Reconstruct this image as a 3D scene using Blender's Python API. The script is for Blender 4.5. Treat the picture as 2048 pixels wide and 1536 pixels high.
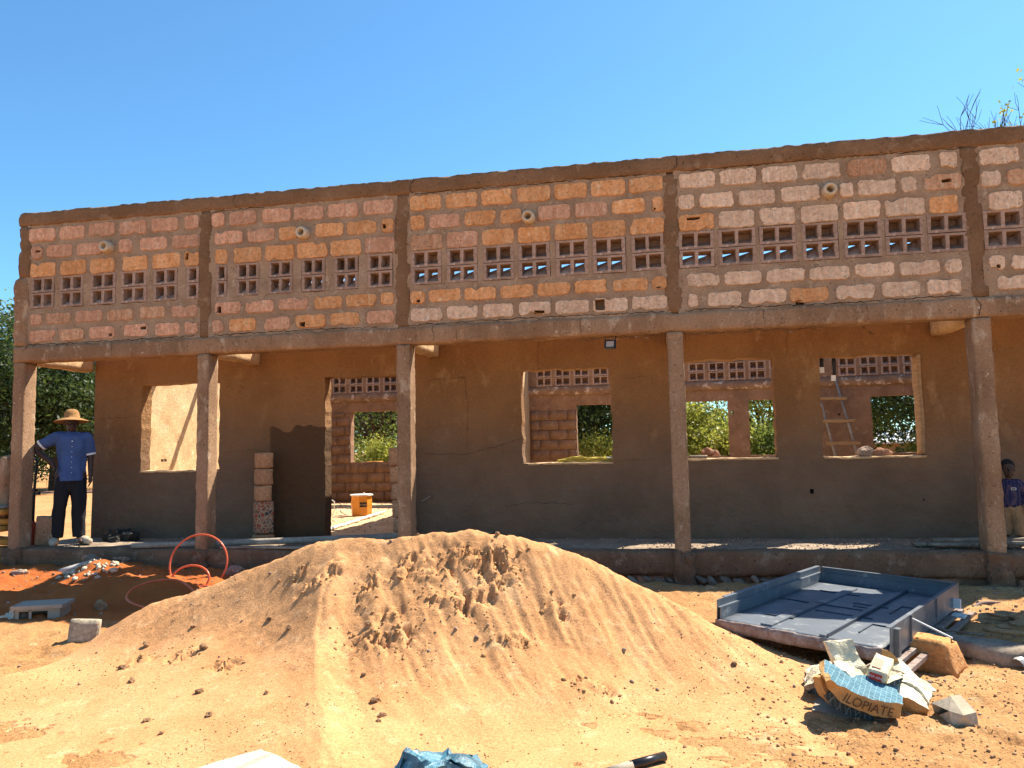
import bpy, bmesh, math, random
import numpy as np
from mathutils import Matrix, Vector
for o in list(bpy.data.objects): bpy.data.objects.remove(o)
SC = bpy.context.scene
COL = SC.collection
R = math.radians
random.seed(7)
RNG = np.random.default_rng(11)

# ------------------------------------------------------------------ camera, sky, sun, exposure
cam_d = bpy.data.cameras.new('camera')
cam = bpy.data.objects.new('camera', cam_d); COL.objects.link(cam)
cam_d.sensor_width = 36.0; cam_d.lens = 36.0*1538/2048
cam_d.clip_start = 0.05; cam_d.clip_end = 3000
YAW, PITCH, ROLL = -0.1854, 0.0840, -0.0208
fw = Vector((math.sin(YAW)*math.cos(PITCH), math.cos(YAW)*math.cos(PITCH), math.sin(PITCH)))
rt = Vector((math.cos(YAW), -math.sin(YAW), 0)); up = rt.cross(fw)
r2 = rt*math.cos(ROLL)+up*math.sin(ROLL); u2 = up*math.cos(ROLL)-rt*math.sin(ROLL)
mw = Matrix.Identity(4)
for i in range(3):
    mw[i][0] = r2[i]; mw[i][1] = u2[i]; mw[i][2] = -fw[i]
mw.translation = Vector((7.782, -8.2305, 1.0893))
cam.matrix_world = mw
SC.camera = cam

SUN = Vector((0.48, 0.53, 1.0)).normalized()      # direction towards the sun
EL = math.asin(SUN.z); AZ = math.atan2(SUN.x, SUN.y)
w = bpy.data.worlds.new('World'); SC.world = w; w.use_nodes = True
nt = w.node_tree; bg = nt.nodes['Background']
sky = nt.nodes.new('ShaderNodeTexSky'); sky.sky_type = 'NISHITA'; sky.sun_disc = False
sky.sun_elevation = EL; sky.sun_rotation = AZ
sky.air_density = 1.0; sky.dust_density = 0.7; sky.ozone_density = 1.0; sky.altitude = 900
tint = nt.nodes.new('ShaderNodeMix'); tint.data_type = 'RGBA'; tint.blend_type = 'MULTIPLY'; tint.inputs[0].default_value = 1
tint.inputs[7].default_value = (.62, 1.04, 1.22, 1)
nt.links.new(sky.outputs[0], tint.inputs[6]); nt.links.new(tint.outputs[2], bg.inputs[0]); bg.inputs[1].default_value = 0.08
sd = bpy.data.lights.new('sun', 'SUN'); sd.energy = 5.0; sd.angle = R(0.5); sd.color = (1.0, 0.93, 0.80)
sun = bpy.data.objects.new('sun', sd); COL.objects.link(sun)
sun.rotation_euler = SUN.to_track_quat('Z', 'Y').to_euler()
sun.location = (20, 20, 40)
vs = SC.view_settings
vs.view_transform = 'Standard'; vs.look = 'None'; vs.gamma = 1; vs.use_curve_mapping = False
vs.exposure = 1.25

# ------------------------------------------------------------------ noise in numpy
def _h(ix, iy, iz, s):
    n = (ix*374761393 + iy*668265263 + iz*2147483647 + s*1274126177) & 0xffffffff
    n = ((n ^ (n >> 13))*1274126177) & 0xffffffff
    return ((n ^ (n >> 16)) & 0xffff)/65535.0
def vn(P, s=0):
    P = np.asarray(P, float); i = np.floor(P).astype(np.int64); f = P-i; f = f*f*(3-2*f)
    x, y, z = i.T; fx, fy, fz = f.T; r = 0
    for dx in (0, 1):
        for dy in (0, 1):
            for dz in (0, 1):
                r = r + _h(x+dx, y+dy, z+dz, s)*np.where(dx, fx, 1-fx)*np.where(dy, fy, 1-fy)*np.where(dz, fz, 1-fz)
    return r*2-1
def fbm(P, f=1.0, o=4, s=0, g=.5):
    P = np.asarray(P, float)*f; a = 1; r = 0
    for k in range(o):
        r = r+a*vn(P*(2.03**k)+17.3*k, s+k); a *= g
    return r
def ss(x, a, b):
    t = np.clip((x-a)/(b-a), 0, 1); return t*t*(3-2*t)

# ------------------------------------------------------------------ mesh and object helpers
def mesh_np(name, V, F, smooth=False):
    """V (n,3) array, F list/array of faces (all the same length or mixed)"""
    me = bpy.data.meshes.new(name)
    V = np.asarray(V, np.float32)
    if isinstance(F, np.ndarray):
        k = F.shape[1]; nf = len(F)
        me.vertices.add(len(V)); me.vertices.foreach_set('co', V.ravel())
        me.loops.add(nf*k); me.loops.foreach_set('vertex_index', F.ravel().astype(np.int32))
        me.polygons.add(nf); me.polygons.foreach_set('loop_start', np.arange(0, nf*k, k, dtype=np.int32))
        me.update(calc_edges=True); me.validate()
    else:
        me.from_pydata([tuple(map(float, v)) for v in V], [], [tuple(map(int, f)) for f in F]); me.update()
    if smooth:
        me.polygons.foreach_set('use_smooth', np.ones(len(me.polygons), bool))
    return me
def obj(name, me, mat=None, parent=None, label=None, cat=None, group=None, kind=None, loc=None):
    o = bpy.data.objects.new(name, me); COL.objects.link(o)
    if mat is not None and not me.materials: me.materials.append(mat)
    if parent is not None:
        o.parent = parent
        o.location = -wloc(parent)
    if loc is not None: o.location = loc
    if label: o['label'] = label
    if cat: o['category'] = cat
    if group: o['group'] = group
    if kind: o['kind'] = kind
    return o
def wloc(o):
    v = Vector(o.location)
    while o.parent: o = o.parent; v += Vector(o.location)
    return v
def root(name, label, cat, loc, group=None):
    o = bpy.data.objects.new(name, None); COL.objects.link(o); o.location = loc
    o.empty_display_size = .1
    o['label'] = label; o['category'] = cat
    if group: o['group'] = group
    return o
class MB:
    def __init__(s): s.v = []; s.f = []
    def add(s, V, F):
        n = len(s.v); s.v += [tuple(v) for v in V]; s.f += [tuple(i+n for i in f) for f in F]; return s
    def box(s, x0, x1, y0, y1, z0, z1, M=None):
        V = [Vector((x, y, z)) for x in (x0, x1) for y in (y0, y1) for z in (z0, z1)]
        if M is not None: V = [M @ v for v in V]
        return s.add(V, [(0, 1, 3, 2), (4, 6, 7, 5), (0, 4, 5, 1), (2, 3, 7, 6), (0, 2, 6, 4), (1, 5, 7, 3)])
    def tube(s, pts, r, n=8, cap=True, closed=False):
        pts = [Vector(p) for p in pts]; rings = []; m = len(pts)
        ref = Vector((0, 0, 1)) if abs((pts[1]-pts[0]).normalized().z) < .9 else Vector((1, 0, 0))
        for i, p in enumerate(pts):
            d = (pts[min(i+1, m-1)]-pts[max(i-1, 0)]).normalized()
            a = d.cross(ref).normalized(); b = a.cross(d).normalized(); ref = b
            rr = r[i] if hasattr(r, '__len__') else r
            rings.append([p+(a*math.cos(2*math.pi*k/n)+b*math.sin(2*math.pi*k/n))*rr for k in range(n)])
        V = [v for q in rings for v in q]; F = []
        for i in range(m-1):
            for k in range(n):
                F.append((i*n+k, i*n+(k+1) % n, (i+1)*n+(k+1) % n, (i+1)*n+k))
        if cap: F.append(tuple(range(n-1, -1, -1))); F.append(tuple((m-1)*n+k for k in range(n)))
        return s.add(V, F)
    def lathe(s, prof, n=20, M=None):
        V = []; F = []; m = len(prof)
        for r, z in prof:
            for k in range(n):
                a = 2*math.pi*k/n; v = Vector((r*math.cos(a), r*math.sin(a), z)); V.append(M @ v if M else v)
        for i in range(m-1):
            for k in range(n): F.append((i*n+k, i*n+(k+1) % n, (i+1)*n+(k+1) % n, (i+1)*n+k))
        return s.add(V, F)
    def mesh(s, name, smooth=False):
        me = bpy.data.meshes.new(name); me.from_pydata([tuple(v) for v in s.v], [], s.f); me.update()
        if smooth: me.polygons.foreach_set('use_smooth', [True]*len(me.polygons))
        return me
def lines(a, b, res, extra=()):
    L = sorted(set([round(a, 4), round(b, 4)]+[round(e, 4) for e in extra if a < e < b])); out = [L[0]]
    for p, q in zip(L, L[1:]):
        n = max(1, int(round((q-p)/res))); out += [p+(q-p)*(i+1)/n for i in range(n)]
    return np.array(out)
def rough_box(x0, x1, y0, y1, z0, z1, res=.05, amp=.006, freq=6, wear=.012, seed=0, M=None, name='rough', taper=None):
    """a box with uneven faces and worn arrises, as cast or laid by hand"""
    X, Y, Z = lines(x0, x1, res), lines(y0, y1, res), lines(z0, z1, res)
    VV = []; FF = []; base = 0
    def face(A, B, f):
        nonlocal base
        a, b = np.meshgrid(A, B, indexing='ij'); VV.append(f(a.ravel(), b.ravel()))
        n, m = len(A), len(B); i, j = np.meshgrid(np.arange(n-1), np.arange(m-1), indexing='ij')
        q = (i*m+j).ravel()+base; return q, m, n*m
    def put(A, B, f, flip):
        nonlocal base
        q, m, t = face(A, B, f); F = np.stack([q, q+m, q+m+1, q+1], 1)
        FF.append(F[:, ::-1] if flip else F); base += t
    S = np.stack
    put(X, Z, lambda a, b: S([a, a*0+y0, b], 1), False); put(X, Z, lambda a, b: S([a, a*0+y1, b], 1), True)
    put(Y, Z, lambda a, b: S([a*0+x0, a, b], 1), True); put(Y, Z, lambda a, b: S([a*0+x1, a, b], 1), False)
    put(X, Y, lambda a, b: S([a, b, a*0+z0], 1), True); put(X, Y, lambda a, b: S([a, b, a*0+z1], 1), False)
    V = np.concatenate(VV); F = np.concatenate(FF)
    W = V.copy()
    c = np.array([(x0+x1)/2, (y0+y1)/2, (z0+z1)/2]); hs = np.array([x1-x0, y1-y0, z1-z0])/2
    d = hs-np.abs(V-c)                              # distance to each pair of faces
    near = (d < 1e-4).sum(1)
    dis = np.stack([fbm(V, freq, 3, seed+k*7) for k in range(3)], 1)*amp
    V = V+dis
    k = near >= 2
    wr = wear*(.25+np.clip(fbm(W, freq*1.7, 3, seed+31)+.25, 0, 1.2))
    dirn = -np.sign(W-c)*(d < 1e-4)
    V = V+dirn*(wr*k)[:, None]
    if M is not None: V = np.array([M @ Vector(v) for v in V])
    me = mesh_np(name, V, F)
    bm = bmesh.new(); bm.from_mesh(me); bmesh.ops.remove_doubles(bm, verts=bm.verts, dist=1e-5); bm.to_mesh(me); bm.free()
    return me
def wall_mesh(name, u0, u1, v0, v1, t0, t1, holes=(), res=.08, amp=.004, freq=3, axis='X', blind=.13, edge=.008, seed=0, extra_v=(), topamp=0):
    """a wall spanning u (along axis) and v (height) with thickness t0..t1; holes = (u0,u1,v0,v1,through)"""
    U = lines(u0, u1, res, [h[0] for h in holes]+[h[1] for h in holes]); Vv = lines(v0, v1, res, [h[2] for h in holes]+[h[3] for h in holes]+list(extra_v))
    n, m = len(U), len(Vv); cu = (U[1:]+U[:-1])/2; cv = (Vv[1:]+Vv[:-1])/2
    mask = np.zeros((n-1, m-1), int)
    for h in holes:
        mask[np.ix_((cu > h[0]) & (cu < h[1]), (cv > h[2]) & (cv < h[3]))] = 1 if h[4] else 2
    uu, vv = np.meshgrid(U, Vv, indexing='ij'); uu = uu.ravel(); vv = vv.ravel()
    near = np.zeros(n*m)
    for h in holes:
        du = np.maximum(np.maximum(h[0]-uu, uu-h[1]), 0); dv = np.maximum(np.maximum(h[2]-vv, vv-h[3]), 0)
        near = np.maximum(near, np.clip(1-np.hypot(du, dv)/.03, 0, 1))
    P2 = np.stack([uu, vv, uu*0+t0], 1)
    ju = fbm(P2, 9, 3, seed+3)*edge*near; jv = fbm(P2, 9, 3, seed+5)*edge*near
    top = ss(vv, v1-.02, v1)*topamp*fbm(P2, 5, 4, seed+9)
    def layer(t, sgn):
        d = fbm(np.stack([uu, vv, uu*0+t*3], 1), freq, 4, seed)*amp*sgn
        return np.stack([uu+ju, np.full(n*m, t)+d, vv+jv+top], 1)
    def idx(i, j): return i*m+j
    L = [layer(t0, 1), layer(t0+blind, 0), layer(t1, 1)]
    V = np.concatenate(L); o1, o2 = n*m, 2*n*m; F = []
    for i in range(n-1):
        for j in range(m-1):
            k = mask[i, j]; q = (idx(i, j), idx(i+1, j), idx(i+1, j+1), idx(i, j+1))
            if k == 0: F.append(q)
            if k == 2: F.append(tuple(a+o1 for a in q))
            if k != 1: F.append(tuple(a+o2 for a in reversed(q)))
    def side(a, b, lay): F.append((a, b, b+lay, a+lay))
    for i in range(n-1):
        for j in range(m):
            lo = mask[i, j-1] if j > 0 else 1; hi = mask[i, j] if j < m-1 else 1
            if j == 0: lo = 1
            if (lo == 0) != (hi == 0):
                lay = o2 if 1 in (lo, hi) else o1
                a, b = idx(i, j), idx(i+1, j)
                side(b, a, lay) if hi == 0 else side(a, b, lay)
    for j in range(m-1):
        for i in range(n):
            lo = mask[i-1, j] if i > 0 else 1; hi = mask[i, j] if i < n-1 else 1
            if (lo == 0) != (hi == 0):
                lay = o2 if 1 in (lo, hi) else o1
                a, b = idx(i, j), idx(i, j+1)
                side(a, b, lay) if hi == 0 else side(b, a, lay)
    if axis == 'Y': V = V[:, [1, 0, 2]]*np.array([1, 1, 1]); F = [tuple(reversed(f)) for f in F]
    return mesh_np(name, V, F)

# ------------------------------------------------------------------ materials
def mat(name, c1, c2, c3=None, sc=2.0, fine=45, bump=.4, bscale=60, rough=.95, streak=None, spots=None, rnd=0, pits=0, spec=.2, dist=.01, metal=0, val=.22):
    """weathered surface: two or three colours mixed by noise, fine grain, relief"""
    m = bpy.data.materials.new(name); m.use_nodes = True; t = m.node_tree; N = t.nodes; Lk = t.links.new
    b = N['Principled BSDF']; b.inputs['Roughness'].default_value = rough; b.inputs['Specular IOR Level'].default_value = spec
    b.inputs['Metallic'].default_value = metal
    tc = N.new('ShaderNodeTexCoord').outputs['Object']
    def noise(s, d=5, vec=tc, rg=.6):
        n = N.new('ShaderNodeTexNoise'); n.inputs['Scale'].default_value = s; n.inputs['Detail'].default_value = d; n.inputs['Roughness'].default_value = rg
        Lk(vec, n.inputs['Vector']); return n.outputs['Fac']
    def ramp(f, a, b_):
        r = N.new('ShaderNodeMapRange'); r.inputs['From Min'].default_value = a; r.inputs['From Max'].default_value = b_; r.interpolation_type = 'SMOOTHSTEP'
        Lk(f, r.inputs['Value']); return r.outputs[0]
    def mix(f, a, b_, mode='MIX'):
        x = N.new('ShaderNodeMix'); x.data_type = 'RGBA'; x.blend_type = mode
        if hasattr(f, 'links'): Lk(f, x.inputs[0])
        else: x.inputs[0].default_value = f
        for v, i in ((a, 6), (b_, 7)):
            if hasattr(v, 'links'): Lk(v, x.inputs[i])
            else: x.inputs[i].default_value = (*v, 1)
        return x.outputs[2]
    vec = tc
    if streak:
        mp = N.new('ShaderNodeMapping'); mp.inputs['Scale'].default_value = streak; Lk(tc, mp.inputs['Vector']); vec = mp.outputs[0]
    col = mix(ramp(noise(sc, 6, vec), .36, .64), c1, c2)
    if c3: col = mix(ramp(noise(sc*2.7, 6, vec, .7), .54, .68), col, c3)
    g = noise(fine, 4)
    gr = N.new('ShaderNodeMapRange'); gr.inputs['From Min'].default_value = .25; gr.inputs['From Max'].default_value = .75
    gr.inputs['To Min'].default_value = 1-val; gr.inputs['To Max'].default_value = 1+val; Lk(g, gr.inputs['Value'])
    cb = N.new('ShaderNodeCombineColor'); [Lk(gr.outputs[0], cb.inputs[i]) for i in range(3)]
    col = mix(1.0, col, cb.outputs[0], 'MULTIPLY')
    if rnd:
        oi = N.new('ShaderNodeObjectInfo'); rr = N.new('ShaderNodeMapRange'); rr.inputs['To Min'].default_value = 1-rnd; rr.inputs['To Max'].default_value = 1+rnd
        Lk(oi.outputs['Random'], rr.inputs['Value']); c = N.new('ShaderNodeCombineColor'); [Lk(rr.outputs[0], c.inputs[i]) for i in range(3)]
        col = mix(1.0, col, c.outputs[0], 'MULTIPLY')
    h = noise(bscale, 5, tc, .7)
    if pits:
        v = N.new('ShaderNodeTexVoronoi'); v.inputs['Scale'].default_value = pits; Lk(tc, v.inputs['Vector'])
        pm = ramp(v.outputs['Distance'], .12, .22); nn = ramp(noise(pits*.35, 3), .42, .50)
        a = N.new('ShaderNodeMath'); a.operation = 'MAXIMUM'; Lk(pm, a.inputs[0]); Lk(nn, a.inputs[1])
        dk = mix(a.outputs[0], tuple(q*.45 for q in c1), col); col = dk
        mm = N.new('ShaderNodeMath'); mm.operation = 'MULTIPLY_ADD'; Lk(a.outputs[0], mm.inputs[0]); mm.inputs[1].default_value = .8; Lk(h, mm.inputs[2]); h = mm.outputs[0]
    if spots:
        col = mix(ramp(noise(spots[1], 6, tc, .75), spots[2], spots[2]+.03), col, spots[0])
    bp = N.new('ShaderNodeBump'); bp.inputs['Strength'].default_value = bump; bp.inputs['Distance'].default_value = dist
    Lk(h, bp.inputs['Height']); Lk(bp.outputs[0], b.inputs['Normal']); Lk(col, b.inputs['Base Color'])
    m['col'] = 1
    return m
def plain(name, c, rough=.6, metal=0, spec=.4):
    m = bpy.data.materials.new(name); m.use_nodes = True; b = m.node_tree.nodes['Principled BSDF']
    N = m.node_tree.nodes; Lk = m.node_tree.links.new
    tc = N.new('ShaderNodeTexCoord'); n = N.new('ShaderNodeTexNoise'); n.inputs['Scale'].default_value = 25; n.inputs['Detail'].default_value = 5
    Lk(tc.outputs['Object'], n.inputs['Vector']); x = N.new('ShaderNodeMix'); x.data_type = 'RGBA'; Lk(n.outputs['Fac'], x.inputs[0])
    x.inputs[6].default_value = (*[q*.8 for q in c], 1); x.inputs[7].default_value = (*[min(1, q*1.18) for q in c], 1)
    Lk(x.outputs[2], b.inputs['Base Color']); b.inputs['Roughness'].default_value = rough; b.inputs['Metallic'].default_value = metal
    b.inputs['Specular IOR Level'].default_value = spec
    return m
M_conc = mat('raw_concrete', (.36, .215, .122), (.25, .14, .075), (.48, .335, .215), sc=2.2, bump=.9, bscale=38, pits=24, streak=(1, 1, .5), spots=((.66, .54, .40), 13, .64))
M_plinth = mat('shaded_plinth', (.21, .12, .07), (.15, .085, .05), (.27, .18, .12), sc=2.2, bump=.9, bscale=38, pits=20)  # bare concrete darkened in colour to carry the shade along the veranda edge
M_crack_shade = plain('crack_shade', (.035, .02, .012), 1.0)  # the shade inside the cracks is put into this dark colour
M_ring = mat('ring_beam_concrete', (.235, .13, .068), (.18, .095, .046), (.30, .185, .11), sc=1.6, bump=.6, bscale=35, pits=20)
M_ring_top = M_ring
M_mortar = mat('cement_mortar', (.39, .26, .165), (.30, .19, .115), (.47, .34, .23), sc=3.5, bump=.9, bscale=42, pits=26)
M_bo = mat('orange_fired_brick', (.82, .42, .19), (.72, .32, .12), (.84, .54, .30), sc=5, bump=1.0, bscale=55, dist=.02, val=.28, fine=30, pits=38, streak=(1.6, 1, .5), rnd=.14, spots=((.42, .22, .12), 9, .655))
M_bp = mat('pink_fired_brick', (.72, .40, .245), (.62, .31, .18), (.80, .54, .37), sc=6, bump=1.0, bscale=55, dist=.02, val=.28, fine=30, pits=34, streak=(2.2, 1, .4), rnd=.12, spots=((.36, .22, .15), 10, .64))
M_br = mat('salmon_fired_brick', (.66, .39, .23), (.54, .27, .14), (.72, .50, .33), sc=6, bump=1.0, bscale=55, dist=.02, val=.28, fine=30, pits=34, streak=(2.2, 1, .4), rnd=.12, spots=((.36, .22, .15), 10, .64))
M_bw = mat('pale_fired_brick', (.84, .59, .40), (.74, .48, .31), (.88, .71, .54), sc=6, bump=1.0, bscale=55, dist=.02, val=.28, fine=30, pits=34, streak=(2.2, 1, .4), rnd=.10, spots=((.42, .27, .18), 10, .65))
M_vent = mat('vent_block_clay', (.44, .29, .21), (.33, .21, .15), (.56, .41, .32), sc=7, bump=.9, bscale=60, rnd=.1)
M_dirtbrick = mat('old_foundation_brick', (.42, .20, .11), (.30, .15, .09), (.34, .22, .15), sc=5, bump=.8, bscale=40, pits=20, rnd=.2)
M_clay = mat('inner_block_wall', (.30, .17, .10), (.22, .125, .075), (.34, .22, .14), sc=3, bump=.8, bscale=30, pits=20)
M_lit = mat('pitted_render', (.62, .42, .23), (.52, .33, .17), (.66, .49, .30), sc=2.5, bump=1.0, bscale=35, pits=32, val=.3, spots=((.24, .14, .07), 26, .63))
M_floor = mat('dusty_cement_floor', (.32, .24, .165), (.22, .16, .11), (.44, .34, .24), sc=3, bump=.8, bscale=30)
M_stone = mat('rubble_stone', (.34, .25, .18), (.22, .15, .11), (.46, .37, .29), sc=8, bump=.8, bscale=30, rnd=.3)
M_sand = mat('building_sand', (.57, .288, .124), (.49, .235, .095), (.62, .345, .165), sc=2.2, fine=62, val=.30, bump=.8, bscale=85, dist=.009, pits=0)
M_crust = mat('damp_sand_crust', (.44, .24, .10), (.36, .19, .08), (.50, .29, .13), sc=20, bump=.9, bscale=90)
M_clod = mat('sand_clod', (.46, .26, .13), (.34, .19, .10), (.54, .34, .19), sc=20, bump=.9, bscale=90, rnd=.25)
M_wood = mat('sawn_timber', (.40, .25, .13), (.30, .18, .09), (.46, .32, .18), sc=6, bump=.4, bscale=30, streak=(1, 1, 8), rnd=.15)
M_greywood = mat('weathered_board', (.30, .235, .17), (.20, .15, .11), (.36, .29, .22), sc=6, bump=.5, bscale=40, rnd=.15)
M_orangewood = mat('yellow_shuttering_board', (.62, .32, .07), (.50, .24, .05), (.40, .22, .10), sc=5, bump=.3, bscale=30, rnd=.1)
M_pole = mat('grey_pole', (.36, .30, .24), (.26, .21, .165), (.42, .36, .30), sc=6, bump=.4, bscale=30)
M_black = plain('black_paint', (.012, .012, .013), .5)
M_steel = mat('blue_grey_primed_steel', (.115, .13, .15), (.09, .105, .125), (.25, .25, .25), sc=3, fine=30, val=.1, bump=.08, bscale=20, rough=.42, spec=.5)
M_steel_rib = mat('steel_joint_strip', (.05, .065, .09), (.04, .05, .07), sc=5, bump=.1, bscale=30, rough=.45, spec=.5)
M_rust = mat('rusty_steel_edge', (.20, .13, .10), (.28, .22, .19), (.34, .31, .30), sc=10, bump=.3, bscale=40, rough=.6)
M_clayblock = mat('orange_clay_block', (.60, .28, .10), (.48, .21, .07), (.68, .42, .20), sc=7, bump=1.0, bscale=45, pits=18)
M_pipe = plain('grey_plastic_pipe', (.42, .40, .37), .4)
M_cream = mat('ceramic_sleeve', (.60, .48, .34), (.50, .37, .24), (.68, .57, .42), sc=12, bump=.3, bscale=50, rough=.6)
M_hose = plain('orange_plastic_hose', (.62, .12, .045), .3)
M_white = plain('white_plastic', (.74, .73, .70), .5)
M_rag = plain('pale_rag', (.62, .52, .40), .9)
M_greycrate = plain('grey_plastic_box', (.36, .29, .22), .55)
M_rebar = plain('rusty_wire', (.14, .08, .05), .8)

def plaster_mat():
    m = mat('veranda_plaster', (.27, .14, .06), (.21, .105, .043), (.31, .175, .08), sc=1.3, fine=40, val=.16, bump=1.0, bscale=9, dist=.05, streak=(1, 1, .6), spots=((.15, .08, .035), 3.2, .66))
    t = m.node_tree; N = t.nodes; Lk = t.links.new; b = N['Principled BSDF']
    src = b.inputs['Base Color'].links[0].from_socket
    tc = N.new('ShaderNodeTexCoord'); sp = N.new('ShaderNodeSeparateXYZ'); Lk(tc.outputs['Object'], sp.inputs[0])
    n = N.new('ShaderNodeTexNoise'); n.inputs['Scale'].default_value = 1.1; n.inputs['Detail'].default_value = 6; Lk(tc.outputs['Object'], n.inputs['Vector'])
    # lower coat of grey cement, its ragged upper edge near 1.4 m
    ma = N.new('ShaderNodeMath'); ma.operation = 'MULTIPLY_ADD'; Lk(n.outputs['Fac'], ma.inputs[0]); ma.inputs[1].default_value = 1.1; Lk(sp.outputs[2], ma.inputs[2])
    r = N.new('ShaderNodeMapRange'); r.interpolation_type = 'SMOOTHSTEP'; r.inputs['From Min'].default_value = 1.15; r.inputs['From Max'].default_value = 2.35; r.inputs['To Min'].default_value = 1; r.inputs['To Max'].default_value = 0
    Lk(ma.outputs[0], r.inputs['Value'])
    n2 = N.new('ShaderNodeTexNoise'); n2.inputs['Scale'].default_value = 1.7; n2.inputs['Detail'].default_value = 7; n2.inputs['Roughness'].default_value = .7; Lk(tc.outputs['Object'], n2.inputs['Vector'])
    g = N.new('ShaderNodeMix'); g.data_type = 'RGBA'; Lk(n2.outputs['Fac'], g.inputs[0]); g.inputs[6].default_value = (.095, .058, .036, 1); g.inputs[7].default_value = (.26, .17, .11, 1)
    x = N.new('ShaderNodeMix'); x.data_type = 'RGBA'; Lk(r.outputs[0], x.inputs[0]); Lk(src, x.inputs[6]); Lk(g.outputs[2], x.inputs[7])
    # a darker second coat left of the doorway, scalloped top edge
    def rng(sock, a, b_, inv=False):
        q = N.new('ShaderNodeMapRange'); q.inputs['From Min'].default_value = a; q.inputs['From Max'].default_value = b_
        if inv: q.inputs['To Min'].default_value = 1; q.inputs['To Max'].default_value = 0
        Lk(sock, q.inputs['Value']); return q.outputs[0]
    wv = N.new('ShaderNodeTexNoise'); wv.inputs['Scale'].default_value = 4; Lk(tc.outputs['Object'], wv.inputs['Vector'])
    zz = N.new('ShaderNodeMath'); zz.operation = 'MULTIPLY_ADD'; Lk(wv.outputs['Fac'], zz.inputs[0]); zz.inputs[1].default_value = .35; Lk(sp.outputs[2], zz.inputs[2])
    a1 = rng(zz.outputs[0], 1.60, 1.62, True); a2 = rng(sp.outputs[0], 2.72, 2.76); a3 = rng(sp.outputs[0], 3.7, 3.75, True)
    p1 = N.new('ShaderNodeMath'); p1.operation = 'MULTIPLY'; Lk(a1, p1.inputs[0]); Lk(a2, p1.inputs[1])
    p2 = N.new('ShaderNodeMath'); p2.operation = 'MULTIPLY'; Lk(p1.outputs[0], p2.inputs[0]); Lk(a3, p2.inputs[1])
    y = N.new('ShaderNodeMix'); y.data_type = 'RGBA'; Lk(p2.outputs[0], y.inputs[0]); Lk(x.outputs[2], y.inputs[6]); y.inputs[7].default_value = (.10, .055, .028, 1)
    Lk(y.outputs[2], b.inputs['Base Color'])
    return m
M_plaster = plaster_mat()

def ground_mat():
    m = mat('sandy_ground', (.46, .245, .10), (.39, .19, .07), (.54, .34, .17), sc=1.1, fine=55, val=.36, bump=1.0, bscale=60, dist=.014)
    t = m.node_tree; N = t.nodes; Lk = t.links.new; b = N['Principled BSDF']
    src = b.inputs['Base Color'].links[0].from_socket
    tc = N.new('ShaderNodeTexCoord'); sp = N.new('ShaderNodeSeparateXYZ'); Lk(tc.outputs['Object'], sp.inputs[0])
    n = N.new('ShaderNodeTexNoise'); n.inputs['Scale'].default_value = 1.8; n.inputs['Detail'].default_value = 6; Lk(tc.outputs['Object'], n.inputs['Vector'])
    def rng(sock, a, b_):
        q = N.new('ShaderNodeMapRange'); q.interpolation_type = 'SMOOTHSTEP'; q.inputs['From Min'].default_value = a; q.inputs['From Max'].default_value = b_
        Lk(sock, q.inputs['Value']); return q.outputs[0]
    def ma(op, a, b_):
        q = N.new('ShaderNodeMath'); q.operation = op
        for v, i in ((a, 0), (b_, 1)):
            if hasattr(v, 'links'): Lk(v, q.inputs[i])
            else: q.inputs[i].default_value = v
        return q.outputs[0]
    nz = ma('MULTIPLY', ma('SUBTRACT', n.outputs['Fac'], .5), 1.2)
    ax = rng(ma('ADD', sp.outputs[0], nz), 3.9, 3.3); ay = rng(ma('ADD', sp.outputs[1], nz), -2.45, -2.15); az = rng(sp.outputs[1], 3.0, 1.0)
    k = ma('MULTIPLY', ma('MULTIPLY', ax, ay), az)
    g = N.new('ShaderNodeMix'); g.data_type = 'RGBA'; Lk(n.outputs['Fac'], g.inputs[0]); g.inputs[6].default_value = (.33, .075, .018, 1); g.inputs[7].default_value = (.50, .15, .035, 1)
    x = N.new('ShaderNodeMix'); x.data_type = 'RGBA'; Lk(k, x.inputs[0]); Lk(src, x.inputs[6]); Lk(g.outputs[2], x.inputs[7])
    Lk(x.outputs[2], b.inputs['Base Color'])
    return m
M_ground = ground_mat()

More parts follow.
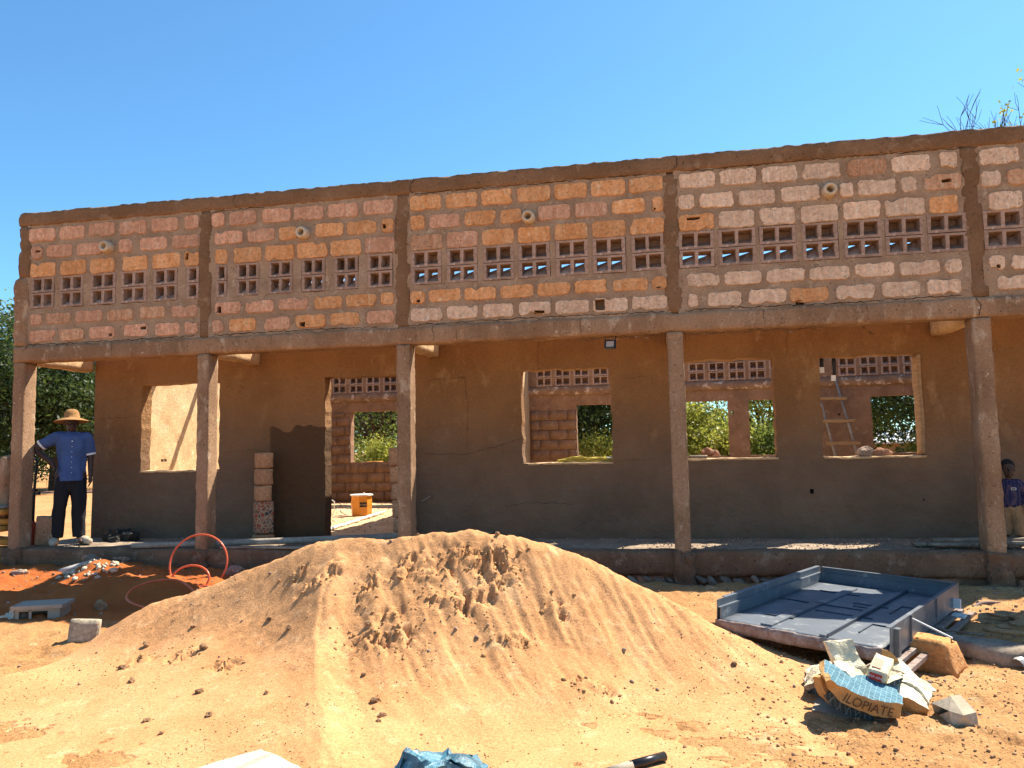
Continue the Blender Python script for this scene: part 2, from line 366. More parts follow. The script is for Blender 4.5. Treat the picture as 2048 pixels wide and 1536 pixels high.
# ------------------------------------------------------------------ the ground
def sig(x): return 1/(1+np.exp(-x))
_r = np.random.default_rng(99)
FEET = [(8.0+2.6*_r.random(), -4.6+1.9*_r.random(), _r.random()*3.1) for _ in range(26)]+[(6.9+1.1*_r.random(), -4.7+.5*_r.random(), _r.random()*3.1) for _ in range(8)]+[(2.9+.9*_r.random(), -4.3+1.2*_r.random(), _r.random()*3.1) for _ in range(6)]
def ground_z(x, y):
    x = np.asarray(x, float); y = np.asarray(y, float)
    z = -.42+.12*sig((4-x)/.5)*sig((y+3.2)/.3)
    z = z+.10*ss(y, -1.1, -.25)*ss(y, 2.5, 1.2)
    P = np.stack([x.ravel(), y.ravel(), x.ravel()*0], 1)
    # the hump of red soil in front of the left bay and the heap of rubble against the plinth
    n = fbm(P, 2.2, 4, 41).reshape(x.shape)
    z = z+.17*np.exp(-(((x-2.45)/.85)**2+((y+1.15)/.33)**2)**1.3)*(1+.35*n)
    z = z+.15*np.exp(-(((x-1.45)/.38)**2+((y+.45)/.25)**2))*(1+.4*n)
    z = z+.05*np.exp(-(((x-10.75)/.5)**2+((y+1.3)/.25)**2))
    near = np.exp(-((x-6)**2+(y+2.5)**2)/90)
    z = z+n*.018*(.3+near)+near*.017*fbm(P, 8, 4, 42).reshape(x.shape)+near*.007*fbm(P, 34, 3, 43).reshape(x.shape)
    for (fx, fy, fa) in FEET:
        u = (x-fx)*math.cos(fa)+(y-fy)*math.sin(fa); v = -(x-fx)*math.sin(fa)+(y-fy)*math.cos(fa)
        q = (u/.13)**2+(v/.052)**2; z = z-.020*np.exp(-q**2)+.010*np.exp(-((q-1.9)/.7)**2)
    red = ss(x, 3.8, 3.2)*ss(y, -2.5, -2.1)*ss(y, .2, 0)
    z = z+red*.03*fbm(P, 6, 5, 44).reshape(x.shape)
    return z
def sheet(name, X, Y, zf, m, kind=None, **k):
    xx, yy = np.meshgrid(X, Y, indexing='ij'); zz = zf(xx, yy)
    n, mm = len(X), len(Y); i, j = np.meshgrid(np.arange(n-1), np.arange(mm-1), indexing='ij'); q = (i*mm+j).ravel()
    F = np.stack([q, q+mm, q+mm+1, q+1], 1)
    return obj(name, mesh_np(name, np.stack([xx.ravel(), yy.ravel(), zz.ravel()], 1), F, True), m, kind=kind, **k)
def span(a, b, fine0, fine1, res, grow=1.25):
    L = list(np.arange(fine0, fine1+1e-6, res)); s = res; v = fine1
    while v < b: s *= grow; v += s; L.append(v)
    s = res; v = fine0; H = []
    while v > a: s *= grow; v -= s; H.append(v)
    return np.array(sorted(H)+L)
sheet('ground', span(-1500, 1500, 0.2, 11.8, .028), span(-60, 1500, -5.2, .02, .024), ground_z, M_ground, kind='structure')

# ------------------------------------------------------------------ the sand pile
PP = np.array([(3.848,-2.75,-0.073),(4.171,-2.72,0.01),(4.455,-2.7,0.124),(4.789,-2.7,0.241),(5.077,-2.7,0.348),(5.28,-2.7,0.408),(5.481,-2.7,0.427),(5.639,-2.7,0.435),(5.835,-2.7,0.435),(5.991,-2.7,0.461),(6.144,-2.7,0.479),(6.277,-2.7,0.472),(6.41,-2.7,0.497),(6.54,-2.7,0.465),(6.707,-2.7,0.454),(6.853,-2.7,0.426),(6.997,-2.7,0.394),(7.174,-2.7,0.328),(7.348,-2.68,0.249),(7.519,-2.66,0.157),(7.69,-2.65,0.082),(7.859,-2.65,-0.005),(8.023,-2.68,-0.091),(8.184,-2.7,-0.177),(8.34,-2.75,-0.24),(8.522,-2.8,-0.294),(8.74,-2.95,-0.33),(3.665,-2.85,-0.18),(3.53,-3.0,-0.308),(5.465,-2.85,0.358),(5.444,-3.02,0.241),(5.49,-3.22,0.089),(5.571,-3.42,-0.063),(5.732,-3.7,-0.175),(5.928,-4.0,-0.256),(6.185,-4.4,-0.299),(6.347,-4.7,-0.325),(6.415,-4.85,-0.321),(5.096,-3.05,0.05),(4.638,-3.0,-0.038),(5.296,-3.5,-0.178),(4.697,-3.4,-0.219),(4.177,-3.2,-0.249),(4.322,-3.65,-0.325),(5.215,-3.95,-0.297),(5.704,-4.1,-0.288),(4.352,-4.0,-0.371),(5.161,-4.35,-0.362),(5.715,-4.55,-0.341),(6.107,-4.8,-0.321),(4.556,-4.541,-0.399),(5.186,-4.781,-0.4),(4.614,-4.859,-0.4),(5.831,-3.2,0.09),(5.879,-3.5,-0.1),(6.104,-3.75,-0.238),(6.349,-4.1,-0.316),(6.598,-4.45,-0.383),(5.959,-2.95,0.287),(6.324,-2.95,0.289),(6.681,-2.95,0.292),(6.258,-3.22,0.101),(6.657,-3.18,0.099),(6.972,-3.05,0.144),(7.299,-3.0,0.074),(6.469,-3.5,-0.116),(6.77,-3.42,-0.098),(7.068,-3.3,-0.088),(7.375,-3.18,-0.078),(7.624,-3.05,-0.102),(7.843,-3.1,-0.18),(6.609,-3.8,-0.264),(6.884,-3.7,-0.255),(7.109,-3.62,-0.242),(7.292,-3.7,-0.283),(7.389,-3.45,-0.252),(7.684,-3.32,-0.279),(7.982,-3.3,-0.304),(8.268,-3.35,-0.339),(6.884,-4.0,-0.353),(7.147,-3.92,-0.369),(7.144,-4.268,-0.4),(7.411,-3.8,-0.371),(7.499,-3.901,-0.4),(7.684,-3.68,-0.399),(7.957,-3.725,-0.4),(8.218,-3.771,-0.4),(6.833,-4.374,-0.4),(7.0,-4.57,-0.4),(7.568,-4.276,-0.4),(7.93,-4.228,-0.4),(4.131,-4.213,-0.398),(3.426,-3.7,-0.34),(3.709,-3.5,-0.354),(3.6,-2.35,-0.253),(3.6,-1.95,-0.308),(3.6,-1.6,-0.359),(4.2,-2.35,-0.142),(4.2,-1.95,-0.291),(4.2,-1.6,-0.393),(4.8,-2.35,-0.003),(4.8,-1.95,-0.259),(4.8,-1.6,-0.42),(5.3,-2.35,0.091),(5.3,-1.95,-0.233),(5.3,-1.6,-0.432),(5.9,-2.35,0.12),(5.9,-1.95,-0.227),(5.9,-1.6,-0.437),(6.4,-2.35,0.138),(6.4,-1.95,-0.221),(6.4,-1.6,-0.439),(6.9,-2.35,0.101),(6.9,-1.95,-0.235),(6.9,-1.6,-0.44),(7.4,-2.35,-0.023),(7.4,-1.95,-0.279),(7.4,-1.6,-0.44),(7.9,-2.35,-0.178),(7.9,-1.95,-0.334),(7.9,-1.6,-0.44),(8.3,-2.35,-0.284),(8.3,-1.95,-0.372),(8.3,-1.6,-0.44),(2.8,-2,-0.36),(2.8,-2.6,-0.36),(2.8,-3.2,-0.43),(2.8,-3.9,-0.43),(2.8,-4.6,-0.43),(3.1,-2,-0.36),(3.1,-2.6,-0.36),(3.1,-3.2,-0.43),(3.1,-3.9,-0.43),(3.1,-4.6,-0.43),(9,-1.8,-0.44),(9,-2.6,-0.44),(9,-3.4,-0.44),(9,-4.2,-0.44),(9,-5,-0.44),(9.5,-1.8,-0.44),(9.5,-2.6,-0.44),(9.5,-3.4,-0.44),(9.5,-4.2,-0.44),(9.5,-5,-0.44),(5.0,-5.6,-0.42),(5.6,-5.6,-0.42),(6.2,-5.6,-0.42),(7,-5.4,-0.45),(8,-5.4,-0.45),(8.6,-5.4,-0.45),(4,-5.4,-0.45),(3.4,-5.4,-0.45)])
def tps(P, Z, lam=2e-3):
    n = len(P); d = np.linalg.norm(P[:, None]-P[None], axis=2); K = np.where(d > 0, d*d*np.log(d+1e-12), 0)+lam*np.eye(n)
    A = np.zeros((n+3, n+3)); A[:n, :n] = K; A[:n, n] = 1; A[:n, n+1:] = P; A[n:, :n] = A[:n, n:].T
    return np.linalg.solve(A, np.concatenate([Z, [0, 0, 0]]))
WT = tps(PP[:, :2], PP[:, 2])
def pile_z(x, y):
    sh = x.shape; Q = np.stack([x.ravel(), y.ravel()], 1); out = np.zeros(len(Q)); n = len(PP)
    for a in range(0, len(Q), 20000):
        q = Q[a:a+20000]; d = np.linalg.norm(q[:, None]-PP[None, :, :2], axis=2)
        out[a:a+20000] = (np.where(d > 0, d*d*np.log(d+1e-12), 0) @ WT[:n])+WT[n]+q @ WT[n+1:]
    return out.reshape(sh)
SCARPS = [(6.05, -2.92, .10, .06), (6.25, -3.02, .12, .07), (6.45, -2.9, .17, .07), (6.62, -2.93, .16, .08), (6.74, -2.99, .10, .07), (6.62, -3.12, .10, .08),
          (5.78, -3.12, .07, .12), (5.98, -3.02, .09, .05), (5.93, -3.48, .13, .07), (6.12, -3.46, .11, .08), (6.5, -3.2, .09, .07), (6.35, -3.2, .13, .05), (7.10, -3.14, .10, .05), (6.0, -3.3, .08, .05),
          (5.5, -3.02, .05, .07), (5.35, -3.1, .10, .04), (4.6, -3.45, .10, .06), (4.25, -3.4, .1, .05), (5.2, -2.95, .08, .04), (5.0, -3.6, .08, .06), (7.36, -3.62, .12, .05), (6.85, -3.4, .12, .05)]
def sand_top(x, y, detail=True):
    z = pile_z(x, y)
    P = np.stack([x.ravel(), y.ravel(), x.ravel()*0], 1)
    hgt = np.clip((z+.42)/.3, 0, 1)
    # rills running down the right-hand face
    right = ss(x, 5.5, 6.0)*ss(y, -2.55, -2.85)*hgt
    u = x*.55-y*.83; v = x*.83+y*.55
    uv = np.stack([v.ravel()*7.5, u.ravel()*1.1, u.ravel()*0+3], 1)
    rl = fbm(uv, 1, 4, 51, .55).reshape(x.shape)
    z = z+right*(-.030*np.abs(rl)**.8+.010)
    u2 = x*.80+y*.60; v2 = -x*.60+y*.80           # left-hand face slides towards the left
    uv2 = np.stack([v2.ravel()*9, u2.ravel()*1.5, u2.ravel()*0+9], 1)
    left = (1-ss(x, 5.4, 5.8))*hgt*ss(y, -2.55, -2.8)
    z = z+left*.012*fbm(uv2, 1, 4, 52).reshape(x.shape)
    z = z+hgt*(.010*fbm(P, 3.5, 4, 53)+.004*fbm(P, 30, 3, 54)).reshape(x.shape)
    # the sharp ridge running forward, with a hollow on its right
    RL = [(5.60, -2.70), (5.46, -2.85), (5.43, -3.02), (5.49, -3.22), (5.57, -3.45), (5.69, -3.72), (5.87, -4.08), (6.07, -4.42), (6.25, -4.85)]
    dmin = np.full(x.shape, 9.); sgn = np.zeros(x.shape)
    for (ax, ay), (bx_, by) in zip(RL, RL[1:]):
        L2 = (bx_-ax)**2+(by-ay)**2; t_ = np.clip(((x-ax)*(bx_-ax)+(y-ay)*(by-ay))/L2, 0, 1); d = np.hypot(x-ax-t_*(bx_-ax), y-ay-t_*(by-ay))
        c = (bx_-ax)*(y-ay)-(by-ay)*(x-ax); k = d < dmin; dmin = np.where(k, d, dmin); sgn = np.where(k, np.sign(c), sgn)
    dmin = np.maximum(dmin+.05*fbm(P, 3.2, 3, 58).reshape(x.shape), 0)
    fade = ss(y, -2.6, -2.9)*(.35+.65*hgt)
    z = z+fade*(.036*np.exp(-dmin/.12)-np.where(sgn > 0, .055*np.exp(-((dmin-.17)/.13)**2), .0))
    # broad fans of slipped sand
    z = z+hgt*right*.030*(np.abs(fbm(np.stack([v.ravel()*2.6, u.ravel()*.8, u.ravel()*0+5], 1), 1, 3, 57)).reshape(x.shape)-.3)
    # sharper small crests along the top
    z = z+.018*hgt*np.exp(-((y+2.72)/.1)**2)*(1-np.abs(fbm(P, 4.5, 3, 55))).reshape(x.shape)
    for k, (cx, cy, rx, ry) in enumerate(SCARPS):
        w_ = np.exp(-(((x-cx)/rx)**2+((y-cy)/ry)**2)**1.5)
        if w_.max() < .01: continue
        s = w_.ravel() > .01; Pk = P[s]; wk = w_.ravel()[s]
        # collapsed, cave-like lumps: stepped noise
        n1 = fbm(Pk*np.array([1, .8, 1]), 26, 3, 60+k); n2 = fbm(Pk, 60, 2, 90+k)
        st = ss(n1, -.10, .0)*.056
        zz = z.ravel(); zz[s] += wk*(-.040+st+.017*n2); z = zz.reshape(x.shape)
    return z
xs = np.arange(3.2, 8.95, .0125); ys = np.arange(-5.3, -1.6, .0115)
def pz(x, y):
    z = sand_top(x, y); g = ground_z(x, y)
    e = np.minimum(np.minimum(ss(x, 3.2, 3.5), ss(x, 8.95, 8.7)), ss(y, -1.6, -1.85))
    return np.where(z > g+.004, z, g-.03)*1.0*e+(1-e)*(g-.04)
sand = sheet('sand_pile', xs, ys, pz, M_sand, label='large heap of orange building sand with crumbling slopes in front of the building', cat='sand pile')
def surf(x, y):
    x = np.atleast_1d(np.asarray(x, float)); y = np.atleast_1d(np.asarray(y, float))
    g = ground_z(x, y); inside = (x > 3.4) & (x < 8.8) & (y > -5.2) & (y < -1.8)
    z = np.where(inside, sand_top(x, y), -9); return np.maximum(g, z)
def gz(x, y): return float(surf(x, y)[0])

# loose stones: small ones as one scatter, the big clods singly
def lump(seed, n=1, r=1., amp=.35, sub=1, flat=.75):
    bm = bmesh.new(); bmesh.ops.create_icosphere(bm, subdivisions=sub, radius=1)
    V = np.array([v.co[:] for v in bm.verts]); F = [tuple(v.index for v in f.verts) for f in bm.faces]; bm.free()
    d = 1+amp*fbm(V, 1.3, 3, seed)
    return V*d[:, None]*np.array([1, .8, flat])*r, F
def scatter(name, pts, sizes, m, label, cat, seed=1):
    V0, F0 = lump(3, sub=1, amp=.5); F0 = np.array(F0); n = len(pts); k = len(V0); rg = np.random.default_rng(seed)
    a = rg.random(n)*6.28; ca, sa = np.cos(a), np.sin(a); S = sizes[:, None]*(.7+.6*rg.random((n, 3)))
    V = V0[None]*S[:, None, :]; x = V[..., 0]*ca[:, None]-V[..., 1]*sa[:, None]; y = V[..., 0]*sa[:, None]+V[..., 1]*ca[:, None]
    V = np.stack([x, y, V[..., 2]], 2)+pts[:, None, :]
    F = (F0[None]+(np.arange(n)*k)[:, None, None]).reshape(-1, 3)
    return obj(name, mesh_np(name, V.reshape(-1, 3), F), m, label=label, cat=cat, kind='stuff')
def sc_pts(n, x0, x1, y0, y1, seed, dens=None):
    rg = np.random.default_rng(seed); x = x0+(x1-x0)*rg.random(n*3); y = y0+(y1-y0)*rg.random(n*3)
    if dens is not None:
        k = rg.random(len(x)) < dens(x, y); x, y = x[k], y[k]
    x, y = x[:n], y[:n]; return x, y, rg
x, y, rg = sc_pts(4200, 2.6, 9.6, -5.0, -2.5, 5, lambda x, y: .15+.85*ss(fbm(np.stack([x, y, x*0], 1), 1.6, 3, 7), -.1, .6))
s = .0022+.0045*rg.random(len(x))**3+.009*(rg.random(len(x)) > .985)*rg.random(len(x))
scatter('sand_grit', np.stack([x, y, surf(x, y)+s*.2], 1), s, M_clod, 'coarse grit and crumbs lying over the sand pile', 'grit', 2)
x, y, rg = sc_pts(2600, 0.3, 11.6, -3.6, -.05, 8, lambda x, y: .1+.9*ss(y, -1.6, -.1)+.5*ss(x, 8.5, 9.5))
s = .004+.014*rg.random(len(x))**4
scatter('ground_gravel', np.stack([x, y, surf(x, y)+s*.3], 1), s, M_stone, 'small rubble and gravel strewn on the ground before the building', 'gravel', 3)
x, y, rg = sc_pts(3200, 8.2, 11.4, -4.6, -2.2, 9)
s = .003+.008*rg.random(len(x))**3
scatter('soil_crumbs', np.stack([x, y, surf(x, y)+s*.3], 1), s, M_clod, 'crumbs of orange soil on the trodden ground at the right', 'soil', 4)
pts = []; rg = np.random.default_rng(31)
for (cx, cy, rx, ry) in SCARPS:
    n = int(900*rx*ry*6); pts.append(np.stack([cx+rg.normal(size=n)*rx*.75, cy+rg.normal(size=n)*ry*.9], 1))
pts = np.concatenate(pts); s = .004+.013*rg.random(len(pts))**2.2
scatter('sand_crust', np.stack([pts[:, 0], pts[:, 1], surf(pts[:, 0], pts[:, 1])-s*.1], 1), s, M_crust, 'broken crust and crumbs where the damp sand has collapsed', 'crust', 5)
CL = [(4.2, -3.52, .028), (4.72, -3.4, .03), (4.45, -3.75, .024), (5.05, -3.95, .022), (5.3, -4.25, .022), (4.15, -3.2, .026), (5.32, -3.35, .024), (6.17, -4.0, .022), (6.27, -4.17, .021), (5.52, -4.02, .014), (6.28, -4.25, .014), (5.1, -3.2, .02), (7.05, -3.05, .014), (8.2, -3.17, .02), (7.47, -3.7, .012), (4.95, -4.3, .018), (5.15, -4.45, .016), (6.0, -3.75, .016), (8.5, -3.0, .014), (5.88, -3.36, .022), (4.45, -3.1, .018), (6.62, -2.74, .02), (6.02, -2.72, .012)]
clod_me = []
for k in range(4):
    V, F = lump(200+k, sub=3, amp=.55, flat=.7); clod_me.append(mesh_np('clod', V, F)); clod_me[-1].materials.append(M_clod)
for k, (x, y, r_) in enumerate(CL):
    o = obj('soil_clod', clod_me[k % 4], None, label=('brown clod on the crest of the sand pile' if y > -2.8 else 'small brown clod on the left slope of the sand pile' if x < 5.45 else 'small brown clod on the lower middle of the sand pile, right of its ridge' if x < 7 else 'small clod low on the right flank of the sand pile'), cat='clod', group='clods on the sand pile', loc=(x, y, gz(x, y)+r_*.25))
    o.scale = (r_, r_, r_); o.rotation_euler = (0, 0, k*1.3)

# ------------------------------------------------------------------ the unfinished building
bld = root('school_building', 'long roofless building of fired bricks and bare concrete behind the sand pile', 'building', (5.5, .1, -.42))
CX = [0.0, 2.525, 5.0, 8.0, 10.95, 13.95]
def bpart(name, me, m, label=None, parent=None, kind=None):
    return obj(name, me, m, parent=parent or bld, label=label, kind=kind)
BR = [[[0.076,0.458,"P"],[0.517,0.877,"P"],[0.936,1.299,"P"],[1.365,1.734,"P"],[1.798,2.162,"P"],[2.244,2.44,"P"]],[[0.116,0.277,"Ph"],[0.341,0.706,"P"],[0.765,1.135,"P"],[1.351,1.542,"P"],[1.648,2.017,"P"],[2.091,2.446,"P"]],[[0.115,0.478,"O"],[0.546,0.915,"O"],[0.969,1.309,"O"],[1.416,1.765,"O"],[1.822,2.198,"O"],[2.254,2.456,"Oh"]],[[0.135,0.462,"V"],[0.548,0.877,"V"],[0.978,1.325,"V"],[1.401,1.749,"V"],[1.847,2.159,"V"],[2.292,2.453,"v"]],[[0.131,0.303,"P"],[0.359,0.716,"R"],[0.778,1.157,"P"],[1.219,1.583,"R"],[1.666,2.01,"R"],[2.098,2.443,"P"]],[[0.134,0.503,"P"],[0.558,0.896,"R"],[0.978,1.331,"Ph"],[1.445,1.776,"Ph"],[1.88,2.208,"P"],[2.271,2.446,"P"]],[[2.609,2.776,"P"],[2.842,3.191,"P"],[3.266,3.636,"P"],[3.664,4.046,"P"],[4.095,4.47,"P"],[4.535,4.908,"P"]],[[2.652,3.013,"P"],[3.078,3.433,"P"],[3.483,3.714,"O"],[3.94,4.289,"O"],[4.331,4.697,"O"],[4.753,4.904,"Oh"]],[[2.659,2.821,"O"],[2.901,3.265,"O"],[3.307,3.68,"O"],[3.71,4.087,"O"],[4.129,4.508,"O"],[4.551,4.915,"P"]],[[2.68,2.817,"v"],[2.94,3.225,"V"],[3.352,3.646,"V"],[3.771,4.06,"V"],[4.176,4.467,"V"],[4.581,4.886,"V"]],[[2.663,3.007,"Ph"],[3.064,3.427,"P"],[3.48,3.847,"P"],[3.93,4.277,"O"],[4.318,4.692,"O"],[4.732,4.901,"O"]],[[2.63,2.781,"P"],[2.852,3.201,"O"],[3.292,3.627,"P"],[3.696,4.067,"Oh"],[4.124,4.485,"O"],[4.565,4.902,"P"]],[[5.094,5.47,"O"],[5.518,5.891,"O"],[5.931,6.294,"O"],[6.336,6.719,"O"],[6.754,7.125,"O"],[7.16,7.535,"O"],[7.568,7.935,"O"]],[[5.098,5.27,"O"],[5.317,5.69,"P"],[5.734,6.099,"O"],[6.145,6.393,"O"],[6.566,6.932,"P"],[6.973,7.334,"P"],[7.381,7.735,"O"],[7.808,7.93,"Oh"]],[[5.098,5.479,"R"],[5.527,5.888,"P"],[5.93,6.298,"O"],[6.334,6.707,"O"],[6.75,7.112,"O"],[7.157,7.524,"O"],[7.568,7.936,"O"]],[[5.106,5.451,"V"],[5.523,5.87,"V"],[5.94,6.289,"V"],[6.342,6.692,"V"],[6.76,7.103,"V"],[7.163,7.514,"V"],[7.58,7.918,"V"]],[[5.086,5.258,"Oh"],[5.306,5.679,"O"],[5.719,6.089,"O"],[6.128,6.503,"O"],[6.544,6.909,"O"],[6.95,7.315,"O"],[7.366,7.739,"O"],[7.778,7.935,"Oh"]],[[5.089,5.463,"W"],[5.515,5.876,"W"],[5.923,6.277,"W"],[6.331,6.694,"Wh"],[6.736,7.11,"W"],[7.147,7.519,"Wh"],[7.555,7.934,"W"]],[[8.095,8.478,"W"],[8.523,8.897,"W"],[8.946,9.31,"W"],[9.358,9.74,"W"],[9.8,10.177,"R"],[10.221,10.59,"W"],[10.668,10.836,"W"]],[[8.087,8.254,"W"],[8.309,8.664,"W"],[8.709,9.084,"W"],[9.134,9.519,"W"],[9.713,9.85,"W"],[9.884,10.259,"W"],[10.297,10.452,"W"],[10.51,10.869,"Rh"]],[[8.078,8.45,"Oh"],[8.496,8.86,"W"],[8.904,9.27,"W"],[9.319,9.688,"W"],[9.729,10.099,"W"],[10.132,10.512,"W"],[10.548,10.823,"O"]],[[8.076,8.438,"V"],[8.487,8.856,"V"],[8.9,9.261,"V"],[9.322,9.673,"V"],[9.728,10.083,"V"],[10.125,10.482,"V"],[10.52,10.882,"V"]],[[8.146,8.479,"W"],[8.528,8.903,"W"],[8.947,9.332,"W"],[9.376,9.765,"W"],[9.809,10.191,"W"],[10.232,10.611,"W"],[10.656,10.814,"W"]],[[8.147,8.253,"W"],[8.342,8.689,"W"],[8.764,9.139,"W"],[9.174,9.554,"O"],[9.623,9.995,"W"],[10.057,10.423,"W"],[10.48,10.8,"W"]],[[11.039,11.405,"W"],[11.449,11.829,"W"]],[[11.043,11.223,"W"],[11.279,11.658,"R"]],[[11.095,11.402,"W"],[11.445,11.812,"W"]],[[11.036,11.398,"V"],[11.441,11.792,"V"]],[[11.062,11.205,"Wh"],[11.261,11.629,"W"]],[[11.12,11.459,"W"],[11.505,11.876,"W"]]]
ROWZ = [(3.812, 3.985), (3.592, 3.755), (3.352, 3.54), (2.962, 3.345), (2.748, 2.893), (2.535, 2.69)]
MB_ = {'O': M_bo, 'P': M_bp, 'R': M_br, 'W': M_bw}
HOLES = {0: [(.19, .27, 3.665, 3.70), (2.27, 2.315, 3.44, 3.52), (1.245, 1.295, 2.55, 2.60), (1.68, 1.765, 2.62, 2.655)],
         1: [(4.77, 4.81, 3.635, 3.69), (2.69, 2.75, 2.75, 2.84), (3.75, 3.82, 2.545, 2.60)],
         2: [(7.815, 7.85, 3.605, 3.64), (5.165, 5.205, 2.755, 2.79), (7.82, 7.88, 2.75, 2.775), (6.50, 6.62, 2.55, 2.59), (7.17, 7.275, 2.56, 2.675)],
         3: [(10.68, 10.77, 3.665, 3.70), (8.17, 8.30, 3.47, 3.50), (9.22, 9.31, 2.502, 2.55)], 4: [(11.12, 11.16, 2.765, 2.80)]}
from mathutils.geometry import delaunay_2d_cdt
def brick_mesh(x0, x1, z0, z1, holes, seed, rag=1.):
    w_, h_ = x1-x0, z1-z0; rg = np.random.default_rng(seed); r = min(.03, w_*.25)
    n1 = max(4, int(w_/.03)); n2 = 5; pts = []
    for i in range(n1): pts.append((x0+r+(w_-2*r)*i/(n1-1), z0))
    for i in range(n2): pts.append((x1, z0+r+(h_-2*r)*i/(n2-1)))
    for i in range(n1): pts.append((x1-r-(w_-2*r)*i/(n1-1), z1))
    for i in range(n2): pts.append((x0, z1-r-(h_-2*r)*i/(n2-1)))
    pts = np.array(pts); c = np.array([(x0+x1)/2, (z0+z1)/2])
    k = np.stack([pts[:, 0], pts[:, 1], pts[:, 0]*0+seed*3.7], 1)
    d = (np.abs(fbm(k, 9, 3, seed % 50))*.014+np.abs(vn(k*40, 5))*.004-.005)*rag
    # now and then a smear of mortar bites into the face
    if rg.random() < .35:
        b = pts[rg.integers(len(pts))]; d += .03*np.exp(-((np.linalg.norm(pts-b, axis=1)/.035)**2))
    dirn = np.sign(c-pts); dirn[:, 0] *= (np.abs(pts[:, 0]-c[0]) > w_/2-.02); dirn[:, 1] *= (np.abs(pts[:, 1]-c[1]) > h_/2-.004)
    L0 = pts+dirn*d[:, None]; L1 = L0+dirn*.006
    n = len(pts); MBm = MB(); yf = -.016+.006*rg.random()
    MBm.add([(p[0], .006, p[1]) for p in L0]+[(p[0], yf, p[1]) for p in L1], [(i, (i+1) % n, n+(i+1) % n, n+i) for i in range(n)])
    hs = [h for h in holes if h[0] < x1-.01 and h[1] > x0+.01 and h[2] < z1-.01 and h[3] > z0+.01]
    vin = [Vector(p) for p in L1]; loops = [list(range(n))]; hl = []
    for h in hs:
        a, b, cc, dd = max(h[0], x0+.015), min(h[1], x1-.015), max(h[2], z0+.012), min(h[3], z1-.012)
        j = lambda: (rg.random()-.5)*.012
        H = [(a+j(), cc+j()), ((a+b)/2+j(), cc+j()), (b+j(), cc+j()), (b+j(), dd+j()), ((a+b)/2+j(), dd+j()), (a+j(), dd+j())]
        loops.append(list(range(len(vin), len(vin)+6))); vin += [Vector(p) for p in H]; hl.append(H)
    vo, eo, fo, _, _, _ = delaunay_2d_cdt(vin, [], loops if len(loops) > 1 else loops, 1, 1e-5)
    def inside(p, H):
        s = False
        for i in range(len(H)):
            a, b = H[i], H[i-1]
            if (a[1] > p[1]) != (b[1] > p[1]) and p[0] < (b[0]-a[0])*(p[1]-a[1])/(b[1]-a[1]+1e-12)+a[0]: s = not s
        return s
    F = []
    for f in fo:
        cen = sum((vo[i] for i in f), Vector((0, 0)))/len(f)
        if any(inside(cen, H) for H in hl): continue
        F.append(tuple(f))
    MBm.add([(p[0], yf, p[1]) for p in vo], F)
    for H in hl: MBm.add([(p[0], yf, p[1]) for p in H]+[(p[0], .03, p[1]) for p in H], [(i, (i+1) % 6, 6+(i+1) % 6, 6+i) for i in range(6)])
    return MBm.mesh('brick')

def vent_mesh(name, w_, h_, n, closed, t0=-.006, t1=.19):
    web = .034 if n > 1 else .03; cw = (w_-web*(n+1))/n; hs = [(web+i*(cw+web), web+i*(cw+web)+cw, .026, h_-.022, True) for i in range(n)]
    me0 = wall_mesh(name, 0, w_, 0, h_, t0, t1, hs, res=.05, amp=.003, freq=9, edge=.006, seed=int(w_*1000))
    b = bmesh.new(); b.from_mesh(me0)
    for (a, c, z0, z1, _) in hs:          # weather sill rising towards the back
        zl, zr = (z1-z0)*(.72 if not closed else .5), (z1-z0)*(1.02 if not closed else .62)
        vs_ = [b.verts.new(p) for p in ((a-.004, t0+.012, z0-.002), (c+.004, t0+.012, z0-.002), (c+.004, t1-.02, z0+zr), (a-.004, t1-.02, z0+zl), (a-.004, t1-.02, z0-.002), (c+.004, t1-.02, z0-.002))]
        for f in ((0, 1, 2, 3), (3, 2, 5, 4), (0, 3, 4), (1, 5, 2)): b.faces.new([vs_[i] for i in f])
        if closed: b.faces.new([b.verts.new(p) for p in ((a-.004, t1-.018, z0), (a-.004, t1-.018, z1+.003), (c+.004, t1-.018, z1+.003), (c+.004, t1-.018, z0))])
    b.to_mesh(me0); b.free(); me0.materials.append(M_vent); return me0
VM = {}
def vent(x0, x1, z0, z1, closed, parent, y=0.0, flip=False):
    n = 2 if x1-x0 > .22 else 1; w_ = round((x1-x0)/.012)*.012; key = (w_, round(z1-z0, 2), n, closed)
    if key not in VM: VM[key] = vent_mesh('vent_block', w_, z1-z0, n, closed)
    return obj('vent_block', VM[key], None, parent=parent, loc=Vector((x0, y, z0))-wloc(parent))

